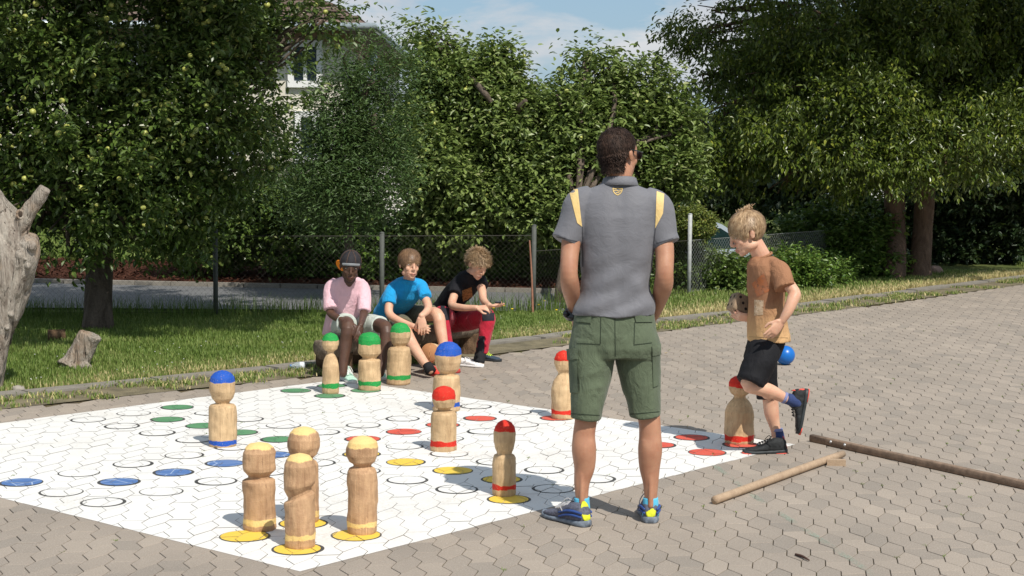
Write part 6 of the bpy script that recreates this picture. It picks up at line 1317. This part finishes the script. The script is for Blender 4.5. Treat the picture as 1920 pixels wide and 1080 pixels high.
if kc is not None:
    a = np.linspace(0, 2 * math.pi, 17); cdir = nrm(CAM - kc); sx = nrm(np.cross(cdir, [0, 0, 1])); sy = np.cross(sx, cdir); mb.tube([kc + sx * math.cos(q) * .022 + sy * math.sin(q) * .028 for q in a], [.009] * 17, 8, 1, round_end=False); part('branch_knot', mb.get(), DEADM, dead)
    mb = MB(); mb.ell(kc, (.018, .008, .022)); part('knot_hollow', mb.get(), plain('dark_hollow', (.05, .035, .025), .9), dead)
g0 = G(140, 697)
mb = MB(); mb.tube([P(134, 694, 12.6), P(143, 680, 12.62), P(156, 655, 12.62), P(170, 627, 12.62)], [.125, .098, .085, .080], 24, 5, round_end=False)
for px, py, r in ((116, 694, .05), (165, 690, .05)): mb.tube([P(140, 680, 12.6), P(px, py, 12.55)], [.06, r * .6], 10)
V, F, N = remesh(mb, .007, 1); V = V + N * (.016 * fnoise(V * [1, 1, .4], 16, 83, 3) + .008 * fnoise(V, 8, 84))[:, None]
part('tree_stump', (V, F), DEADM, base=g0, label='short leaning sawn stump standing on the sunny lawn near the kerb', cat='stump')
def rock(px, py, w, h, dpt, seed, label, mat, name='stone', cat='stone', grp=None):
    g = G(px, py + 3); s_ = PM(g[1]); mb = MB(); mb.ell((0, 0, 0), (w / s_ / 2, dpt, h / s_ / 2 * 1.1), None, 28, 18); V, F = mb.get(); V = V * (1 + .22 * fnoise(V, 2.2 / (w / s_), seed, 3))[:, None]; V = V + g + [0, dpt * .6, h / s_ * .42]; part(name, (V, F), mat, base=g, label=label, cat=cat, group=grp)
STN = plain('field_stone', (.30, .27, .23), .9, .3, 18, .5, 60, .01); RED = plain('reddish_boulder', (.30, .20, .155), .9, .4, 9, .6, 40, .02)
rock(32, 733, 26, 13, .045, 5, 'small round stone lying on the kerb beneath the dead tree', STN)
rock(1728, 517, 34, 20, .10, 6, 'left one of two reddish boulders at the foot of the tree', RED, 'boulder', 'boulder', 'boulders at the tree foot'); rock(1755, 514, 30, 19, .10, 9, 'right one of two reddish boulders at the foot of the tree', RED, 'boulder', 'boulder', 'boulders at the tree foot')
# a half rotten log lying in the shade of the apple tree
log(P(90, 622, 14.3) * [1, 1, 0] + [0, 0, .05], P(122, 620, 14.35) * [1, 1, 0] + [0, 0, .055], .05, LOGD, 'fallen_log', None, 12); o = bpy.data.objects['fallen_log']; tag(o, 'short log lying in deep shade left of the apple trunk', 'log')

# ------------------------------------------------------------ sticks, ball, bottle
STK = NT('worn_stick_wood'); v = STK.pos(); n = STK.noise(v, 22, 5, .6, .6); n2 = STK.noise(v, 180, 3); STK.col(STK.mix(.4, STK.ramp(n, [(.3, (.30, .20, .125)), (.7, (.47, .34, .22))]), STK.ramp(n2, [(.3, (.22, .15, .10)), (.7, (.5, .37, .25))]))); STK.rough(.8); STK.bump(n2, .4, .004); STK = STK.m
BMM = plain('grey_brown_beam', (.215, .15, .105), .85, .3, 26, .5, 160, .004)
a = G(1340, 946); b = G(1580, 859); a[2] = .021; b[2] = .024; stick = empty('wooden_crutch', (a + b) / 2 * [1, 1, 0], 'round wooden pole with a short crosspiece at its far end, pointing at the man\'s feet', 'pole')
mb = MB(); mb.tube([a, a + (b - a) * .3 + [.004, .003, .001], a + (b - a) * .7, b], [.0205, .021, .021, .019], 16, 3, round_end=False); part('pole', mb.get(), STK, stick)
d = nrm(b - a); c = b - d * .04; xd = nrm([1, -.12, 0]); Mx = np.stack([xd, np.cross([0, 0, 1], xd), [0, 0, 1]], 1)
h0_ = G(1552, 874); h1_ = G(1586, 874); cm_ = (h0_ + h1_) / 2; mb = MB(); mb.box((cm_[0], cm_[1] + .022, .0165), (.050, .022, .0165), Mx); part('crosspiece', mb.get(), STK, stick, smooth=False)
a = G(1522, 828); b = G(1925, 918) ; d = nrm(b - a); b = b + d * .6; beam = empty('wooden_beam', a, 'long grey brown wooden beam lying on the paving and running out of the right edge', 'beam')
sd = np.cross(d, [0, 0, 1]); mb = MB(); L = np.linalg.norm(b - a); n = 14
mb.loft([(a + d * L * i / (n - 1) + [0, 0, .022], sd * .020, np.array([0, 0, .021])) for i in range(n)], 16, .45); part('shaft', mb.get(), BMM, beam)
for q in (.18, .295): mb = MB(); p_ = a + d * q + sd * .020 + [0, 0, .028]; mb.ell(p_, (.009, .009, .009)); part('bolt', mb.get(), plain('bolt_zinc', (.5, .5, .5), .4, metal=.7), beam)
mb = MB(); mb.box(a + d * .42 - sd * .05 + [0, 0, .012], (.06, .008, .010), np.stack([d, sd, [0, 0, 1]], 1)); part('side_cleat', mb.get(), BMM, beam, smooth=False)
g = G(1472, 684); rb = 18.2 / PM(g[1]); mb = MB(); mb.ell(g + [0, .0, rb], (rb, rb, rb), None, 40, 24); BL = NT('blue_rubber'); BL.col((.004, .13, .47)); BL.rough(.33); BL.spec(.5); part('ball', mb.get(), BL.m, base=g, label='shiny blue rubber ball on the paving behind the running boy', cat='ball')
g = G(562, 693); bot = empty('plastic_bottle', g, 'small clear plastic bottle with pale label lying on the weeds near the bench', 'bottle'); ax = nrm([-1, -.25, 0]); r_b = .028
BT = NT('clear_plastic'); BT.b.inputs['Transmission Weight'].default_value = .7; BT.b.inputs['IOR'].default_value = 1.2; BT.col((.75, .85, .9)); BT.rough(.12)
mb = MB(); c = g + [.035, .02, r_b]; mb.tube([c, c + ax * .06, c + ax * .085, c + ax * .10], [r_b, r_b, .018, .011], 16, 3, round_end=False); part('body', mb.get(), BT.m, bot)
mb = MB(); mb.tube([c + ax * .006, c + ax * .04], [r_b + .0012] * 2, 18, round_end=False); part('label_wrap', mb.get(), plain('bottle_label', (.66, .70, .74), .5), bot)
mb = MB(); mb.tube([c + ax * .10, c + ax * .112], [.012] * 2, 12, round_end=False); part('cap', mb.get(), plain('bottle_cap', (.10, .22, .45), .5), bot)
def leaf_(px, py, s_, lab, mat, seed):
    g = G(px, py); V = np.array([(-1, 0, .1), (-.4, .45, .35), (.3, .5, .2), (1, .05, .4), (.35, -.4, .15), (-.4, -.45, .3), (0, 0, .05)]) * s_; a_ = seed; R_ = rotm(a_ * 40); V = V @ R_.T + g + [0, 0, .003]; part('fallen_leaf', (V, [(0, 6, 1), (1, 6, 2), (2, 6, 3), (3, 6, 4), (4, 6, 5), (5, 6, 0)]), mat, base=g, smooth=False, label=lab, cat='leaf')
DRY = plain('dry_leaf', (.46, .34, .16), .8, .3, 80); leaf_(1249, 663, .017, 'left of two curled dry leaves on the paving right of the man', DRY, 1); leaf_(1279, 665, .015, 'right of two curled dry leaves on the paving right of the man', DRY, 3); leaf_(1762, 1001 * 0 + 941, .010, 'tiny rust coloured leaf crumb on the paving in front of the beam', plain('rust_leaf', (.18, .07, .03), .8), 2); leaf_(908, 713, .02, 'dry yellow green leaf scrap on the paving behind the board', DRY, 5)
mb = MB(); a = G(1492, 1042); b = G(1517, 1053); mb.tube([a + [0, 0, .006], (a + b) / 2 + [0, .004, .009], b + [0, 0, .006]], [.005, .006, .003], 8); part('twig', mb.get(), plain('twig_bark', (.07, .035, .025), .8), base=a, label='short dark brown twig on the paving near the bottom edge', cat='twig')
